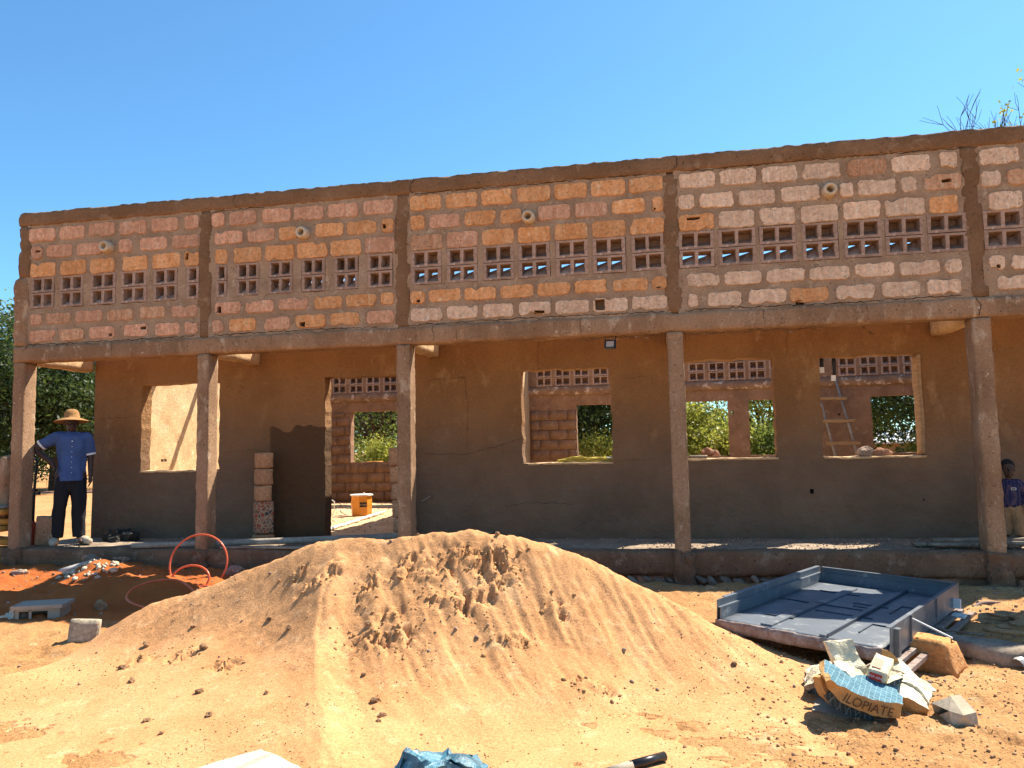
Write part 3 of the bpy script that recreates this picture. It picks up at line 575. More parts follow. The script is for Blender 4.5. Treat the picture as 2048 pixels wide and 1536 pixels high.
PXE = [(CX[i]+.085 if i else .075, CX[i+1]-.085) for i in range(5)]
for bay in range(5):
    rows = BR[bay*6:bay*6+6]; a, b = PXE[bay]
    if bay == 3: a = 8.075
    if bay == 2: b = 7.94
    hol = [(h[0], h[1], h[2], h[3], False) for h in HOLES[bay]]
    vr = list(rows[3])
    rows = [list(r) for r in rows]
    if bay == 4:
        for r in rows:
            while r[-1][1] < 13.5: r.append((r[-1][1]+.045, r[-1][1]+.045+.365, r[-1][2][0] if r[-1][2] != 'Wh' else 'W'))
        vr = rows[3]
    hol += [(v[0], v[1], 2.955, 3.35, True) for v in vr]
    pan = bpart('wall_panel', wall_mesh('wall_panel', a-.03, b+.03, 2.47, 4.04, 0, .19, hol, res=.05, amp=.006, freq=5, edge=.006, seed=bay*3), M_mortar)
    for ri, row in enumerate(rows):
        z0, z1 = ROWZ[ri]
        for bi, (x0, x1, c) in enumerate(row):
            if ri == 3:
                vent(x0, x1, 2.960, 3.150, False if (bay < 2 and bi < len(row)-1) or (bay == 2 and bi < 6) or (bay == 3 and bi < 6) or bay == 4 else True, pan)
                vent(x0, x1, 3.158, 3.346, True, pan)
                continue
            jz = (random.random()-.5)*.012
            obj('brick', brick_mesh(x0, x1, z0+jz, z1+jz, HOLES[bay], bay*100+ri*12+bi, 1.0 if bay < 3 else 1.3), MB_[c[0]], parent=pan)
for i in range(4):                                # fired clay sleeves built into the wall
    x = [1.219, 3.802, 6.469, 9.605][i]; z = [3.66, 3.645, 3.627, 3.667][i]
    Mx = Matrix.Translation((x, 0, z)) @ Matrix.Rotation(R(90), 4, 'X')
    bpart('pipe_sleeve', MB().lathe([(.034, -.16), (.036, .098), (.046, .112), (.060, .108), (.070, .085), (.074, .05), (.072, .0), (.07, -.02)], 22, Mx).lathe([(0.0001, -.15), (.036, -.15)], 22, Mx).mesh('pipe_sleeve', True), M_cream)
bpart('ring_beam', rough_box(-.075, 14.1, -.018, .205, 4.015, 4.195, .035, .005, 9, .012, 3), M_ring)
bpart('lower_beam', rough_box(-.09, 14.1, -.022, .20, 2.283, 2.488, .045, .006, 6, .012, 9), M_conc)
for i, c in enumerate(CX):
    hw = [.078, .074, .078, .082, .085, .085][i]
    bpart('column', rough_box(c-hw, c+hw, -.016, .19, -.02, 2.285, .03, .0035, 14, .006, 20+i), M_conc)
    if i == 0:
        bpart('upper_column', rough_box(-.06, .115, -.016, .2, 3.36, 4.02, .045, .012, 6, .02, 30), M_ring)
        bpart('upper_column', rough_box(-.125, .105, -.02, .2, 2.485, 3.37, .045, .014, 6, .025, 31), M_conc)
    else: bpart('upper_column', rough_box(c-.088, c+.088, -.006, .2, 2.485, 4.018, .045, .007, 9, .012, 30+i), M_ring)
    bpart('column_base', rough_box(c-hw-.02, c+hw+.03, -.05, .1, -.55, -.0, .03, .026, 16, .02, 50+i), M_plinth)
for i, c in enumerate(CX):
    bpart('cross_beam', rough_box(c-.075, c+.075, .192, 1.21, 2.27, 2.475, .06, .006, 5, .01, 60+i), M_lit)
bpart('plinth_beam', rough_box(-.2, 14.2, .0, .2, -.25, 0.004, .045, .009, 5, .016, 70), M_plinth)
fnd = bpart('foundation', rough_box(-.2, 14.2, .05, .25, -.7, -.24, .06, .012, 6, .01, 71), M_plinth)
st_me = []
for k in range(5):
    V, F = lump(300+k, sub=2, amp=.35, flat=.8); st_me.append(mesh_np('stone', V, F)); st_me[-1].materials.append(M_stone)
x = -.1; k = 0
while x < 12.2:
    if not (4.5 < x < 6.9 or (9.9 < x < 11.5)):
        for z in (-.30, -.38):
            s = .055+.035*random.random()
            o = obj('stone', st_me[k % 5], None, parent=fnd, loc=Vector((x+random.random()*.04, .03, z+(random.random()-.5)*.03))-wloc(fnd)); o.scale = (s, .05, s*.62); o.rotation_euler = (0, random.random(), 0); k += 1
    x += .135
for x0, x1, c in ((7.5, 7.8, .02), (9.95, 10.1, 0), (10.13, 10.62, 0), (11.12, 11.5, 0), (11.55, 11.95, 0)):
    obj('brick', rough_box(x0, x1, .02, .1, -.43, -.262, .03, .006, 8, .02, int(x0*10)), M_dirtbrick, parent=fnd)
for x0, x1 in ((10.2, 10.5), (10.55, 10.8), (11.05, 11.4), (11.45, 11.8)):
    obj('brick', rough_box(x0, x1, .03, .1, -.6, -.45, .03, .006, 8, .02, int(x0*11)), M_stone, parent=fnd)

# floor of veranda and rooms
def floor_z(x, y):
    P = np.stack([x.ravel(), y.ravel(), x.ravel()*0], 1)
    return (-.012+.007*fbm(P, 3, 4, 80)+.004*fbm(P, 16, 3, 81)).reshape(x.shape)
sheet('veranda_floor', np.arange(-.18, 14.2, .04), np.arange(.15, 1.32, .03), floor_z, M_floor, kind='structure')
M_rfloor = mat('sandy_room_floor', (.60, .42, .24), (.50, .33, .17), (.66, .50, .32), sc=2, fine=50, bump=1, bscale=25, dist=.02)
sheet('room_floor', np.arange(.0, 14.2, .06), np.arange(1.3, 8.1, .05), lambda x, y: floor_z(x, y)*1.6, M_rfloor, kind='structure')
# the wall between veranda and rooms
VH = [(.835, 2.0, .885, 2.07, True), (3.516, 4.53, -.5, 2.065, True), (6.13, 7.235, .90, 2.06, True), (8.1, 9.15, .92, 2.10, True), (9.66, 10.74, .912, 2.08, True), (12.0, 13.1, .912, 2.08, True)]
bpart('veranda_wall', wall_mesh('veranda_wall', .09, 14.1, -.03, 2.82, 1.2, 1.4, VH+[(9.48, 9.53, .50, .55, False), (1.05, 1.09, 1.02, 1.05, False), (.33, .37, 1.15, 1.17, False), (10.68, 10.70, .40, .44, False)], res=.05, amp=.008, freq=1.6, edge=.014, seed=5, topamp=.02), M_plaster)
BHW = [(1.05, 3.0), (6.11, 7.4), (8.15, 9.225), (9.62, 10.8), (11.95, 13.2)]
bh = [(a, b, .86, 1.985, True) for a, b in BHW]
vx = [.62+.4*k for k in range(10)]+[5.27+.4*k for k in range(7)]+[8.449+.4*k for k in range(6)]+[11.372+.4*k for k in range(5)]
bh += [(v, v+.335, 2.395, 2.775, True) for v in vx]+[(9.27, 9.33, 1.70, 1.76, True), (11.32, 11.36, 1.62, 1.665, True)]
bw = bpart('rear_wall', wall_mesh('rear_wall', .1, 14.1, -.03, 3.5, 8.0, 8.2, bh, res=.09, amp=.008, freq=2, edge=.01, seed=8), M_clay)
for v in vx:
    vent(v, v+.335, 2.40, 2.582, True, bw, 8.0); vent(v, v+.335, 2.59, 2.772, True, bw, 8.0)
M_lintel = mat('flaking_lintel', (.30, .18, .11), (.22, .13, .08), sc=3, bump=.6, bscale=30, spots=((.56, .42, .32), 7, .56))
bpart('rear_lintel', rough_box(.3, 13.6, 7.965, 8.0, 2.20, 2.385, .08, .006, 5, .008, 12), M_lintel)
k = 0
for x0, x1, z0, z1 in ((.32, 1.04, .0, 1.98), (1.05, 3.2, .0, .84), (5.12, 6.1, .84, 1.98)):
    z = z0; r = 0
    while z < z1-.1:
        x = x0-(.2 if r % 2 else 0)
        while x < x1-.04:
            a, b = max(x, x0)+.005, min(x+.4, x1)-.005
            if b-a > .05:
                o = obj('block', rough_box(a, b, 7.978, 8.02, z+.004, min(z+.201, z1), .09, .002, 6, .003, k), M_clay, parent=bw); k += 1
            x += .4
        z += .208; r += 1
# walls running to the rear; the left one catches the sun
bpart('end_wall', wall_mesh('end_wall', 1.4, 8.0, -.03, 3.4, .09, .29, [], res=.07, amp=.012, freq=4, axis='Y', seed=3), M_lit)
bpart('partition_wall', wall_mesh('partition_wall', 1.4, 8.0, -.03, 3.4, 4.9, 5.1, [], res=.1, amp=.008, freq=4, axis='Y', seed=4), M_lit)
bpart('end_wall', wall_mesh('end_wall', 1.4, 8.0, -.03, 3.4, 13.9, 14.1, [], res=.1, amp=.008, freq=4, axis='Y', seed=6), M_lit)
bpart('tie_beam', MB().box(.25, 1.25, 2.80, 2.87, 3.3, 3.38).mesh('tie_beam'), M_wood)
bpart('tie_beam', MB().box(.25, 4.95, 3.92, 3.99, 3.3, 3.38).mesh('tie_beam'), M_wood)
# window reveals: rough timber lining left in the right-hand opening, sills of mortar
for (a, b, c, d, _) in VH:
    if c < 0: continue
    bpart('sill', rough_box(a-.01, b+.01, 1.19, 1.41, c-.02, c+.008, .04, .006, 9, .006, int(a*10)), M_lit)
bpart('frame_board', rough_box(10.715, 10.75, 1.185, 1.40, .93, 2.07, .06, .004, 4, .004, 3), M_wood)
# cracks in the render and between beam, columns and brickwork, laid on as dark tubes
def crack_shade_tube(pts, y, r=.0035, seed=0):
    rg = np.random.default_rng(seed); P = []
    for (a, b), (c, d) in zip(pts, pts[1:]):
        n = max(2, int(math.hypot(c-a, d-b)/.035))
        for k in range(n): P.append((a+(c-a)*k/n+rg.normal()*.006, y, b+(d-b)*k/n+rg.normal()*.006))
    P.append((pts[-1][0], y, pts[-1][1])); bpart('crack_shade_tube', MB().tube(P, [r*(.4+rg.random()) for _ in P], 4, cap=False).mesh('crack_shade_tube'), M_crack_shade)
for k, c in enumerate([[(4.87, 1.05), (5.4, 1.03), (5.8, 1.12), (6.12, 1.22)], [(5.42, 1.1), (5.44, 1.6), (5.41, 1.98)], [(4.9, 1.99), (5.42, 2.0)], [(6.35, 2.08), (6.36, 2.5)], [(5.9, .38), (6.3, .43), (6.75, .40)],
                       [(2.1, 1.12), (2.5, 1.15), (2.72, 1.1)], [(7.35, 1.9), (7.6, 1.93), (7.7, 1.9)], [(7.3, .92), (7.7, .93)], [(.2, 1.62), (.8, 1.63)], [(9.3, 2.1), (9.33, 2.4)]]): crack_shade_tube(c, 1.192, .0017, k)
for k, c in enumerate([[(.1, 2.505), (1.2, 2.5), (2.4, 2.51)], [(2.65, 2.50), (3.8, 2.51), (4.7, 2.5)], [(5.1, 2.5), (6.3, 2.512), (7.9, 2.505)], [(8.1, 2.51), (9.6, 2.5), (10.8, 2.512)], [(5.15, 4.01), (6.4, 4.015), (7.9, 4.008)], [(2.6, 4.0), (3.3, 4.01)], [(.13, 4.19), (.15, 4.09), (.10, 4.02)], [(8.2, 4.01), (9.5, 4.016), (10.9, 4.01)]]): crack_shade_tube(c, -.008, .0035, 20+k)
for k, c in enumerate([[(2.93, 4.19), (2.90, 4.1), (2.94, 4.02)], [(5.16, 4.19), (5.10, 4.08), (5.14, 4.02)], [(8.07, 4.19), (8.10, 4.09), (8.02, 4.02)], [(.12, 2.48), (.06, 2.42), (.09, 2.30)], [(10.9, 2.48), (10.95, 2.4), (10.93, 2.3)]]): crack_shade_tube(c, -.024, .003, 40+k)
for k, x in enumerate((1.3, 3.4, 5.15, 5.35, 5.62, 7.0, 8.9, 9.9)): crack_shade_tube([(x, 2.47), (x+.01, 2.31)], -.024, .002, 60+k)
# debris on the veranda floor
x, y, rg = sc_pts(2600, .1, 11.4, .22, 1.18, 12, lambda x, y: .15+.85*ss(x, 6.5, 8.5))
s = .003+.012*rg.random(len(x))**4
scatter('floor_rubble', np.stack([x, y, s*.2-.008], 1), s, M_stone, 'crumbs of mortar and gravel on the veranda floor', 'rubble', 6)
x, y, rg = sc_pts(900, .4, 4.8, 1.5, 7.8, 13); s = .004+.014*rg.random(len(x))**3
scatter('room_rubble', np.stack([x, y, s*.2-.01], 1), s, M_stone, 'bits of rubble on the sunlit floor of the left room', 'rubble', 7)

# ------------------------------------------------------------------ things on the veranda and in the rooms
def thing(name, me, m, label, cat, group=None, loc=None, smooth=False):
    return obj(name, me, m, label=label, cat=cat, group=group, loc=loc)
def TM(x, y, z, rz=0, rx=0, ry=0): return Matrix.Translation((x, y, z)) @ Matrix.Rotation(R(rz), 4, 'Z') @ Matrix.Rotation(R(ry), 4, 'Y') @ Matrix.Rotation(R(rx), 4, 'X')
M_cblock = mat('cast_block', (.50, .27, .14), (.40, .20, .10), (.58, .37, .22), sc=9, bump=.8, bscale=50, pits=24, rnd=.12)
def speckle_mat():
    m = mat('terrazzo_block', (.42, .29, .19), (.36, .24, .15), sc=9, bump=.5, bscale=40)
    t = m.node_tree; N = t.nodes; Lk = t.links.new; b = N['Principled BSDF']; src = b.inputs['Base Color'].links[0].from_socket
    tc = N.new('ShaderNodeTexCoord'); v = N.new('ShaderNodeTexVoronoi'); v.inputs['Scale'].default_value = 24; Lk(tc.outputs['Object'], v.inputs['Vector'])
    v2 = N.new('ShaderNodeTexVoronoi'); v2.feature = 'DISTANCE_TO_EDGE'; v2.inputs['Scale'].default_value = 24; Lk(tc.outputs['Object'], v2.inputs['Vector'])
    sp = N.new('ShaderNodeSeparateColor'); Lk(v.outputs['Color'], sp.inputs[0])
    cr = N.new('ShaderNodeValToRGB'); cr.color_ramp.interpolation = 'CONSTANT'; e = cr.color_ramp.elements; e[0].color = (.34, .08, .04, 1); e[1].position = .45; e[1].color = (.06, .06, .06, 1)
    e2 = e.new(.75); e2.color = (.22, .10, .06, 1); Lk(sp.outputs[0], cr.inputs[0])
    r = N.new('ShaderNodeMapRange'); r.inputs['From Min'].default_value = .09; r.inputs['From Max'].default_value = .12; Lk(v2.outputs['Distance'], r.inputs['Value'])
    x = N.new('ShaderNodeMix'); x.data_type = 'RGBA'; Lk(r.outputs[0], x.inputs[0]); Lk(src, x.inputs[6]); Lk(cr.outputs[0], x.inputs[7]); Lk(x.outputs[2], b.inputs['Base Color'])
    return m
M_speck = speckle_mat()
def cblock(x, y, z0, z1, a, b, rz, label, name='cast_block', m=None, seed=1, group='blocks stacked on the veranda'):
    return thing(name, rough_box(-a/2, a/2, -b/2, b/2, 0, z1-z0-.004, .035, .004, 9, .010, seed, name=name), m or M_cblock, label, 'block', group, loc=(x, y, z0))
def stackblock(x, y, zs, lab, seed, a=.20, b=.20, rz=38, **k):
    for i, (z0, z1) in enumerate(zs):
        o = cblock(x+random.uniform(-.008, .008), y, z0, z1, a, b, rz, lab[i], seed=seed+i, **k); o.rotation_euler = (0, 0, R(rz+random.uniform(-5, 5)))
stackblock(2.76, 1.0, [(.485, .692), (.696, .905), (.909, 1.108)],
           ['buff block directly on top of the tall speckled block', 'middle small buff block in the free-standing stack left of the doorway', 'topmost buff block in the free-standing stack left of the doorway'], 400)
o = cblock(2.76, 1.0, .072, .482, .23, .23, 38, 'tall block with red and black stone chips, low in the free-standing stack', 'speckled_block', M_speck, 410); o.rotation_euler = (0, 0, R(38))
o = cblock(2.76, 1.0, -.01, .070, .24, .24, 38, 'low slab on the floor carrying the free-standing stack', 'base_slab', M_cblock, 411); o.rotation_euler = (0, 0, R(40))
JS = [1.138, .912, .698, .488, .262, .085, -.01]
JL = ['top block of the narrow stack beside the third column', 'second block from the top in the narrow stack by the third column', 'third block from the top in the narrow stack by the third column',
      'third block from the bottom in the narrow stack by the third column', 'reddish chipped block, second from the bottom beside the third column', 'bottom block of the narrow stack beside the third column']
for i in range(6):
    z1, z0 = JS[i], JS[i+1]
    o = cblock(4.575+.012*i, 1.06, z0, z1, .22, .17, 0, JL[i], seed=420+i, group='blocks stacked by the third column'); o.rotation_euler = (0, 0, R(random.uniform(-4, 4)))
o = cblock(.155, .34, -.01, .365, .26, .19, 0, 'upright brown block leaning beside the man in the straw hat', 'upright_block', M_conc, 430, None); o.rotation_euler = (0, R(3), R(38))

# black pole standing in an orange foot
t = root('post_prop', 'black metal pole with a clamp standing in a red foot beside the end column', 'prop', (-.13, .42, -.01))
b = MB().tube([(-.125, .42, .28), (-.118, .42, .70), (-.098, .42, .98), (-.092, .42, 1.05), (-.105, .42, 1.075), (-.13, .42, 1.08)], .017, 8)
obj('pole', b.mesh('pole', True), M_black, parent=t)
obj('clamp', MB().box(-.14, -.09, .39, .45, .665, .70).tube([(-.12, .42, .64), (-.06, .42, .64)], .012, 8).box(-.07, -.04, .40, .44, .625, .665).mesh('clamp'), M_black, parent=t)
obj('foot', MB().lathe([(.001, -.01), (.055, -.01), (.058, .12), (.062, .2), (.045, .27), (.02, .30), (.001, .30)], 8, Matrix.Translation((-.135, .42, 0))).mesh('foot'), plain('red_paint', (.36, .055, .025), .5), parent=t)

# yellow boards and a rough post left of the end column
for i, (z, w_, a) in enumerate([(-.36, .34, 3), (-.22, .3, -4), (-.08, .32, 2), (.05, .26, 6), (.17, .3, -3), (.29, .28, 4), (.38, .30, -2)]):
    o = thing('shuttering_board', rough_box(-.62, .62, -w_/2, w_/2, 0, .075, .09, .004, 5, .006, 440+i), M_orangewood, ['lowest yellow board of the pile left of the end column', 'second yellow board from the bottom left of the end column', 'third yellow board from the bottom left of the end column', 'middle yellow board of the pile left of the end column', 'third yellow board from the top left of the end column', 'second yellow board from the top left of the end column', 'topmost yellow board of the pile left of the end column'][i], 'board', 'boards piled left of the end column', loc=(-.86, .25, z))
    o.rotation_euler = (0, R(a*.6), R(a))
thing('dusty_sheet', rough_box(-1.3, -.25, .12, .5, .46, .50, .06, .02, 5, .01, 450), M_greywood, 'dusty grey board lying over the yellow boards at the left edge', 'board')
thing('rough_post', rough_box(-.53, -.405, .28, .42, .35, 1.14, .04, .012, 7, .02, 451), M_conc, 'short rough post standing behind the end column at the left edge', 'post')
thing('red_strap', MB().box(-.75, -.5, .27, .30, .74, .765).mesh('red_strap'), plain('red_strap', (.6, .08, .02)), 'thin red strip behind the rough post at the left edge', 'strip')

# long pole and boards lying along the floor edge
thing('long_pole', MB().tube([(1.60, -.0+.03, .035), (2.6, .25, .04), (3.6, .55, .045), (4.66, .86, .05)], [.03, .036, .04, .045], 10).mesh('long_pole', True), M_pole, 'long grey pole lying along the veranda edge towards the doorway', 'pole')
thing('plank', rough_box(2.75, 4.86, .02, .13, .004, .03, .09, .006, 4, .004, 460), M_greywood, 'narrow weathered plank on the plinth edge in front of the long pole', 'plank')
for i, (x, y, a, l) in enumerate([(5.45, 1.02, 24, .62), (5.52, .92, 12, .55)]):
    o = thing('plank', rough_box(-l/2, l/2, -.035, .035, 0, .025, .07, .003, 5, .003, 462+i), M_greywood, ['upper short plank on the veranda floor just behind the peak of the sand', 'lower short plank on the veranda floor just behind the peak of the sand'][i], 'plank', loc=(x, y, .015+.035*(1-i))); o.rotation_euler = (0, R(-2), R(a))
def cr_heap(name, x, y, rx, ry, h, m, lab, cat, seed):
    V, F = lump(seed, sub=4, amp=.1); k = V/np.abs([1, .8, .75]); V = V*(1+.45*fbm(V, 3.5, 4, seed+1))[:, None]*np.array([rx, ry/.8, h/.75]); V[:, 2] = np.maximum(V[:, 2], -.02)
    return thing(name, mesh_np(name, V+np.array([x, y, 0]), F), m, lab, cat)
cr_heap('rubbish_heap', .80, .86, .22, .14, .15, plain('dark_rag', (.03, .026, .022), .95), 'dark crumpled heap on the floor at the foot of the wall by the man', 'heap', 470)
RP = [(10.72, .55, 8, .75, .0), (10.78, .30, -6, .7, .02), (11.0, .42, 3, 1.0, .055), (11.55, .35, -3, 1.0, .03)]
for i, (x, y, a, l, z) in enumerate(RP):
    o = thing('plank', rough_box(-l/2, l/2, -.06, .06, 0, .035, .07, .004, 5, .004, 480+i), M_greywood, ['grey plank on the veranda floor nearest the wall left of the fifth column', 'grey plank lying at the floor edge left of the fifth column', 'plank lying across the others behind the fifth column', 'plank under the feet of the small child right of the fifth column'][i], 'plank', 'planks around the fifth column', loc=(x, y, z)); o.rotation_euler = (0, 0, R(a))

# floodlight under the beam, twigs and a nest along its lower edge
t = root('floodlight', 'small black floodlight hanging under the beam left of the fourth column', 'floodlight', (7.31, .06, 2.25))
Mx = TM(7.315, .08, 2.19, -12, -14)
obj('housing', MB().box(-.055, .055, -.012, .03, -.045, .045, Mx).box(-.06, .06, -.026, -.012, .035, .047, Mx).box(-.06, .06, -.026, -.012, -.047, -.035, Mx).box(-.06, -.046, -.026, -.012, -.035, .035, Mx).box(.046, .06, -.026, -.012, -.035, .035, Mx).mesh('housing'), M_black, parent=t)
obj('reflector', MB().box(-.045, .045, -.015, -.0125, -.034, .034, Mx).mesh('reflector'), plain('floodlight_glass', (.45, .36, .30), .2), parent=t)
obj('bracket', MB().tube([(7.26, .09, 2.20), (7.26, .09, 2.29)], .005, 5).tube([(7.37, .09, 2.20), (7.37, .09, 2.29)], .005, 5).mesh('bracket'), M_black, parent=t)
for i, (x0, x1) in enumerate([(8.08, 9.45), (6.95, 7.95)]):
    b = MB(); n = int((x1-x0)/.035)
    for k in range(n):
        x = x0+k*.035; p = [(x, .05+.12*random.random(), 2.285-.01*random.random())]
        for q in range(4): p.append((p[-1][0]+random.uniform(.0, .05), p[-1][1]+random.uniform(-.02, .02), min(2.284, p[-1][2]+random.uniform(-.02, .012))))
        b.tube(p, .0028, 4, cap=False)
    thing('dry_roots', b.mesh('dry_roots'), M_rebar, ['tangle of dry roots under the beam right of the fourth column', 'short dry roots under the beam beside the floodlight'][i], 'roots')

# in the rooms
t = root('tool_tub', 'orange tub with a cream rim and black label on the floor seen through the doorway', 'tub', (2.66, 4.6, -.01))
M_or = plain('orange_plastic', (.70, .28, .035), .4)
def prism(r0, r1, z0, z1, n, M, rot=0): 
    V = [M @ Vector((rr*math.cos(2*math.pi*k/n+rot), rr*math.sin(2*math.pi*k/n+rot), z)) for rr, z in ((r0, z0), (r1, z1)) for k in range(n)]
    return MB().add(V, [(k, (k+1) % n, n+(k+1) % n, n+k) for k in range(n)]+[tuple(range(n-1, -1, -1)), tuple(range(n, 2*n))])
Mx = TM(2.66, 4.6, 0, 8)
obj('body', prism(.175, .185, -.01, .17, 8, Mx).add(*(lambda q: (q.v, q.f))(prism(.187, .178, .17, .33, 8, Mx))).mesh('body'), M_or, parent=t)
obj('rim', prism(.205, .205, .33, .352, 8, Mx).mesh('rim'), M_white, parent=t)
obj('spout', MB().box(2.73, 2.75, 4.5, 4.52, .35, .39).mesh('spout'), M_white, parent=t)
def text_mesh(s, size, depth=0.0):
    c = bpy.data.curves.new('lettering', 'FONT'); c.body = s; c.size = size; c.extrude = depth; c.align_x = 'CENTER'; c.align_y = 'CENTER'; c.resolution_u = 3
    o = bpy.data.objects.new('lettering', c); COL.objects.link(o); dg = bpy.context.evaluated_depsgraph_get(); me = bpy.data.meshes.new_from_object(o.evaluated_get(dg)); bpy.data.objects.remove(o)
    V = np.array([v.co[:] for v in me.vertices]); F = [tuple(p.vertices) for p in me.polygons]; return V, F
ML = Matrix.Translation((2.66, 4.6, 0)) @ Matrix.Rotation(R(-36), 4, 'Z') @ Matrix.Translation((0, -.176, .20)) @ Matrix.Rotation(R(90), 4, 'X')
# the face that looks to the right of the camera carries the label
angs = [8+22.5+45*k for k in range(8)]
lab = min(angs, key=lambda a: abs(((a+72+180) % 360)-180))
ML = Matrix.Translation((2.66, 4.6, .18)) @ Matrix.Rotation(R(lab+90), 4, 'Z') @ Matrix.Translation((0, -.1745, 0)) @ Matrix.Rotation(R(90), 4, 'X')
lb = obj('label', MB().box(-.062, .062, -.04, .04, 0, .003, ML).mesh('label'), M_black, parent=t)
V, F = text_mesh('X-TOOL', .036); obj('lettering', MB().add([ML @ Vector((v[0], v[1], .005)) for v in V], F).mesh('lettering'), plain('pale_orange_ink', (.8, .55, .35)), parent=lb)
b = MB()
for a in ((2.10, .28, .0), (2.2, .1, .3)):
    pts = [(2.06+.02*math.sin(k), 4.4+.05*math.cos(k*2), .02+.27*abs(math.sin(k*.45))) if k < 8 else (2.2+.03*(k-8), 4.4, .02+.09*abs(math.sin((k-8)*.9))) for k in range(17)]
b.tube([(2.09, 4.4, .0), (2.09, 4.4, .15), (2.10, 4.4, .27), (2.17, 4.4, .285), (2.24, 4.4, .24), (2.24, 4.4, .12)], .008, 6)
b.tube([(2.09, 4.4, .05), (2.2, 4.42, .02), (2.24, 4.4, .10), (2.30, 4.4, .12), (2.36, 4.4, .06), (2.46, 4.4, .015), (2.3, 4.3, 0)], .008, 6)
thing('white_cable', b.mesh('white_cable', True), M_white, 'looped white cable on the floor left of the orange tub', 'cable')
for k in range(9):
    f = k/9; x = 3.19-(3.19-2.86)*f; y = 1.9+3.4*f
    o = thing('white_batten', rough_box(-.03, .03, -.17, .17, 0, .04, .05, .006, 9, .006, 500+k), M_white, ['white batten nearest the doorway in the row on the room floor', 'second white batten from the doorway in the row on the room floor', 'third white batten from the doorway in the row on the room floor', 'fourth white batten from the doorway in the row on the room floor', 'middle white batten in the row on the room floor, in front of the tub', 'fourth white batten from the far end of the row on the room floor', 'third white batten from the far end of the row on the room floor', 'second white batten from the far end of the row on the room floor', 'farthest white batten in the row on the room floor'][k], 'batten', 'white battens in a row on the room floor', loc=(x, y, -.01)); o.rotation_euler = (0, 0, R(5.5+random.uniform(-3, 3)))
# ladder against the rear wall
t = root('ladder', 'home-made wooden ladder leaning on the rear wall, seen through the right-hand window', 'ladder', (11.2, 7.4, 0))
def lp(a, z): return Vector((a, 7.25+.7*z/2.4, z))
for xa, xb in ((11.22, 10.90), (11.62, 11.29)):
    obj('rail', MB().tube([lp(xa, -.01), lp((xa+xb)/2+.01, 1.2), lp(xb, 2.32)], [.03, .026, .022], 8).mesh('rail', True), M_pole, parent=t)
for i, (xa, xb, z) in enumerate([(11.05, 11.68, .60), (10.96, 11.59, 1.065), (10.93, 11.56, 1.50), (10.90, 11.46, 1.945), (11.06, 11.74, .2)]):
    y = lp(0, z).y-.04; obj('rung', rough_box(xa, xb, y-.02, y+.015, z-.033, z+.033, .06, .004, 5, .004, 520+i), M_wood, parent=t)
# straps hanging in the window head, stones and scraps on the sills
for i, (x, z0) in enumerate([(9.715, 1.95), (9.85, 1.85)]):
    t = root('hanging_strap', ['short dark strap with a white tag hanging in the upper corner of the right-hand window', 'longer dark strap with a white tag hanging in the right-hand window head'][i], 'strap', (x, 1.33, 2.06))
    obj('strap', rough_box(x-.022, x+.022, 1.32, 1.34, z0+.02, 2.075, .03, .006, 9, .003, 530+i), M_black, parent=t)
    obj('tag', MB().box(x-.028-.012*i, x+.022-.012*i, 1.312, 1.32, z0-.045, z0+.022).mesh('tag'), M_white, parent=t)
def stone(name, x, y, z, s, seed, lab, m=None, rz=0, cat='stone', sub=3, amp=.3):
    V, F = lump(seed, sub=sub, amp=amp, flat=.8); q = np.round(V*2.2)/2.2*.25+V*.75; s = np.array(s if hasattr(s, '__len__') else (s, s, s))
    o = thing(name, mesh_np(name, q*s, F), m or M_stone, lab, cat, loc=(x, y, z)); o.rotation_euler = (0, 0, rz); return o
stone('stone', 10.13, 1.28, .965, (.09, .07, .075), 540, 'left pale stone on the sill of the right-hand window')
stone('stone', 10.30, 1.29, .96, (.10, .07, .07), 541, 'right reddish stone on the sill of the right-hand window', M_dirtbrick)
o = thing('sill_offcut', rough_box(8.14, 8.36, 1.23, 1.36, .935, .965, .03, .004, 8, .004, 545), M_greywood, 'angled pale offcut on the window sill just right of the fourth column', 'offcut')
thing('moss_clump', mesh_np('moss_clump', (lambda V: np.array(V[0])*np.array([.30, .07, .05])*(1+.5*fbm(V[0], 7, 3, 5))[:, None]+np.array([6.86, 1.3, .93]))(lump(546, sub=4, amp=.2)), lump(546, sub=4, amp=.2)[1]), plain('yellow_straw', (.45, .34, .06), .9), 'clump of yellow straw along the sill of the middle window', 'straw')
thing('pale_rod', MB().tube([(6.95, 1.36, .935), (7.235, 1.36, .955)], .012, 8).mesh('pale_rod'), M_white, 'pale rod lying on the sill of the middle window', 'rod')
thing('small_box', MB().box(7.02, 7.09, 1.30, 1.36, .915, .955).mesh('small_box'), M_rag, 'small white box on the sill of the middle window', 'box')
stone('stone', 8.78, 8.1, .93, (.13, .1, .12), 547, 'dark stone on the rear window sill right of the fourth column', M_dirtbrick)
thing('wall_nail', MB().tube([(4.83, 1.18, .45), (4.95, 1.16, .52)], .012, 5).mesh('wall_nail'), M_greywood, 'small splinter sticking out of the plaster right of the third column', 'splinter')

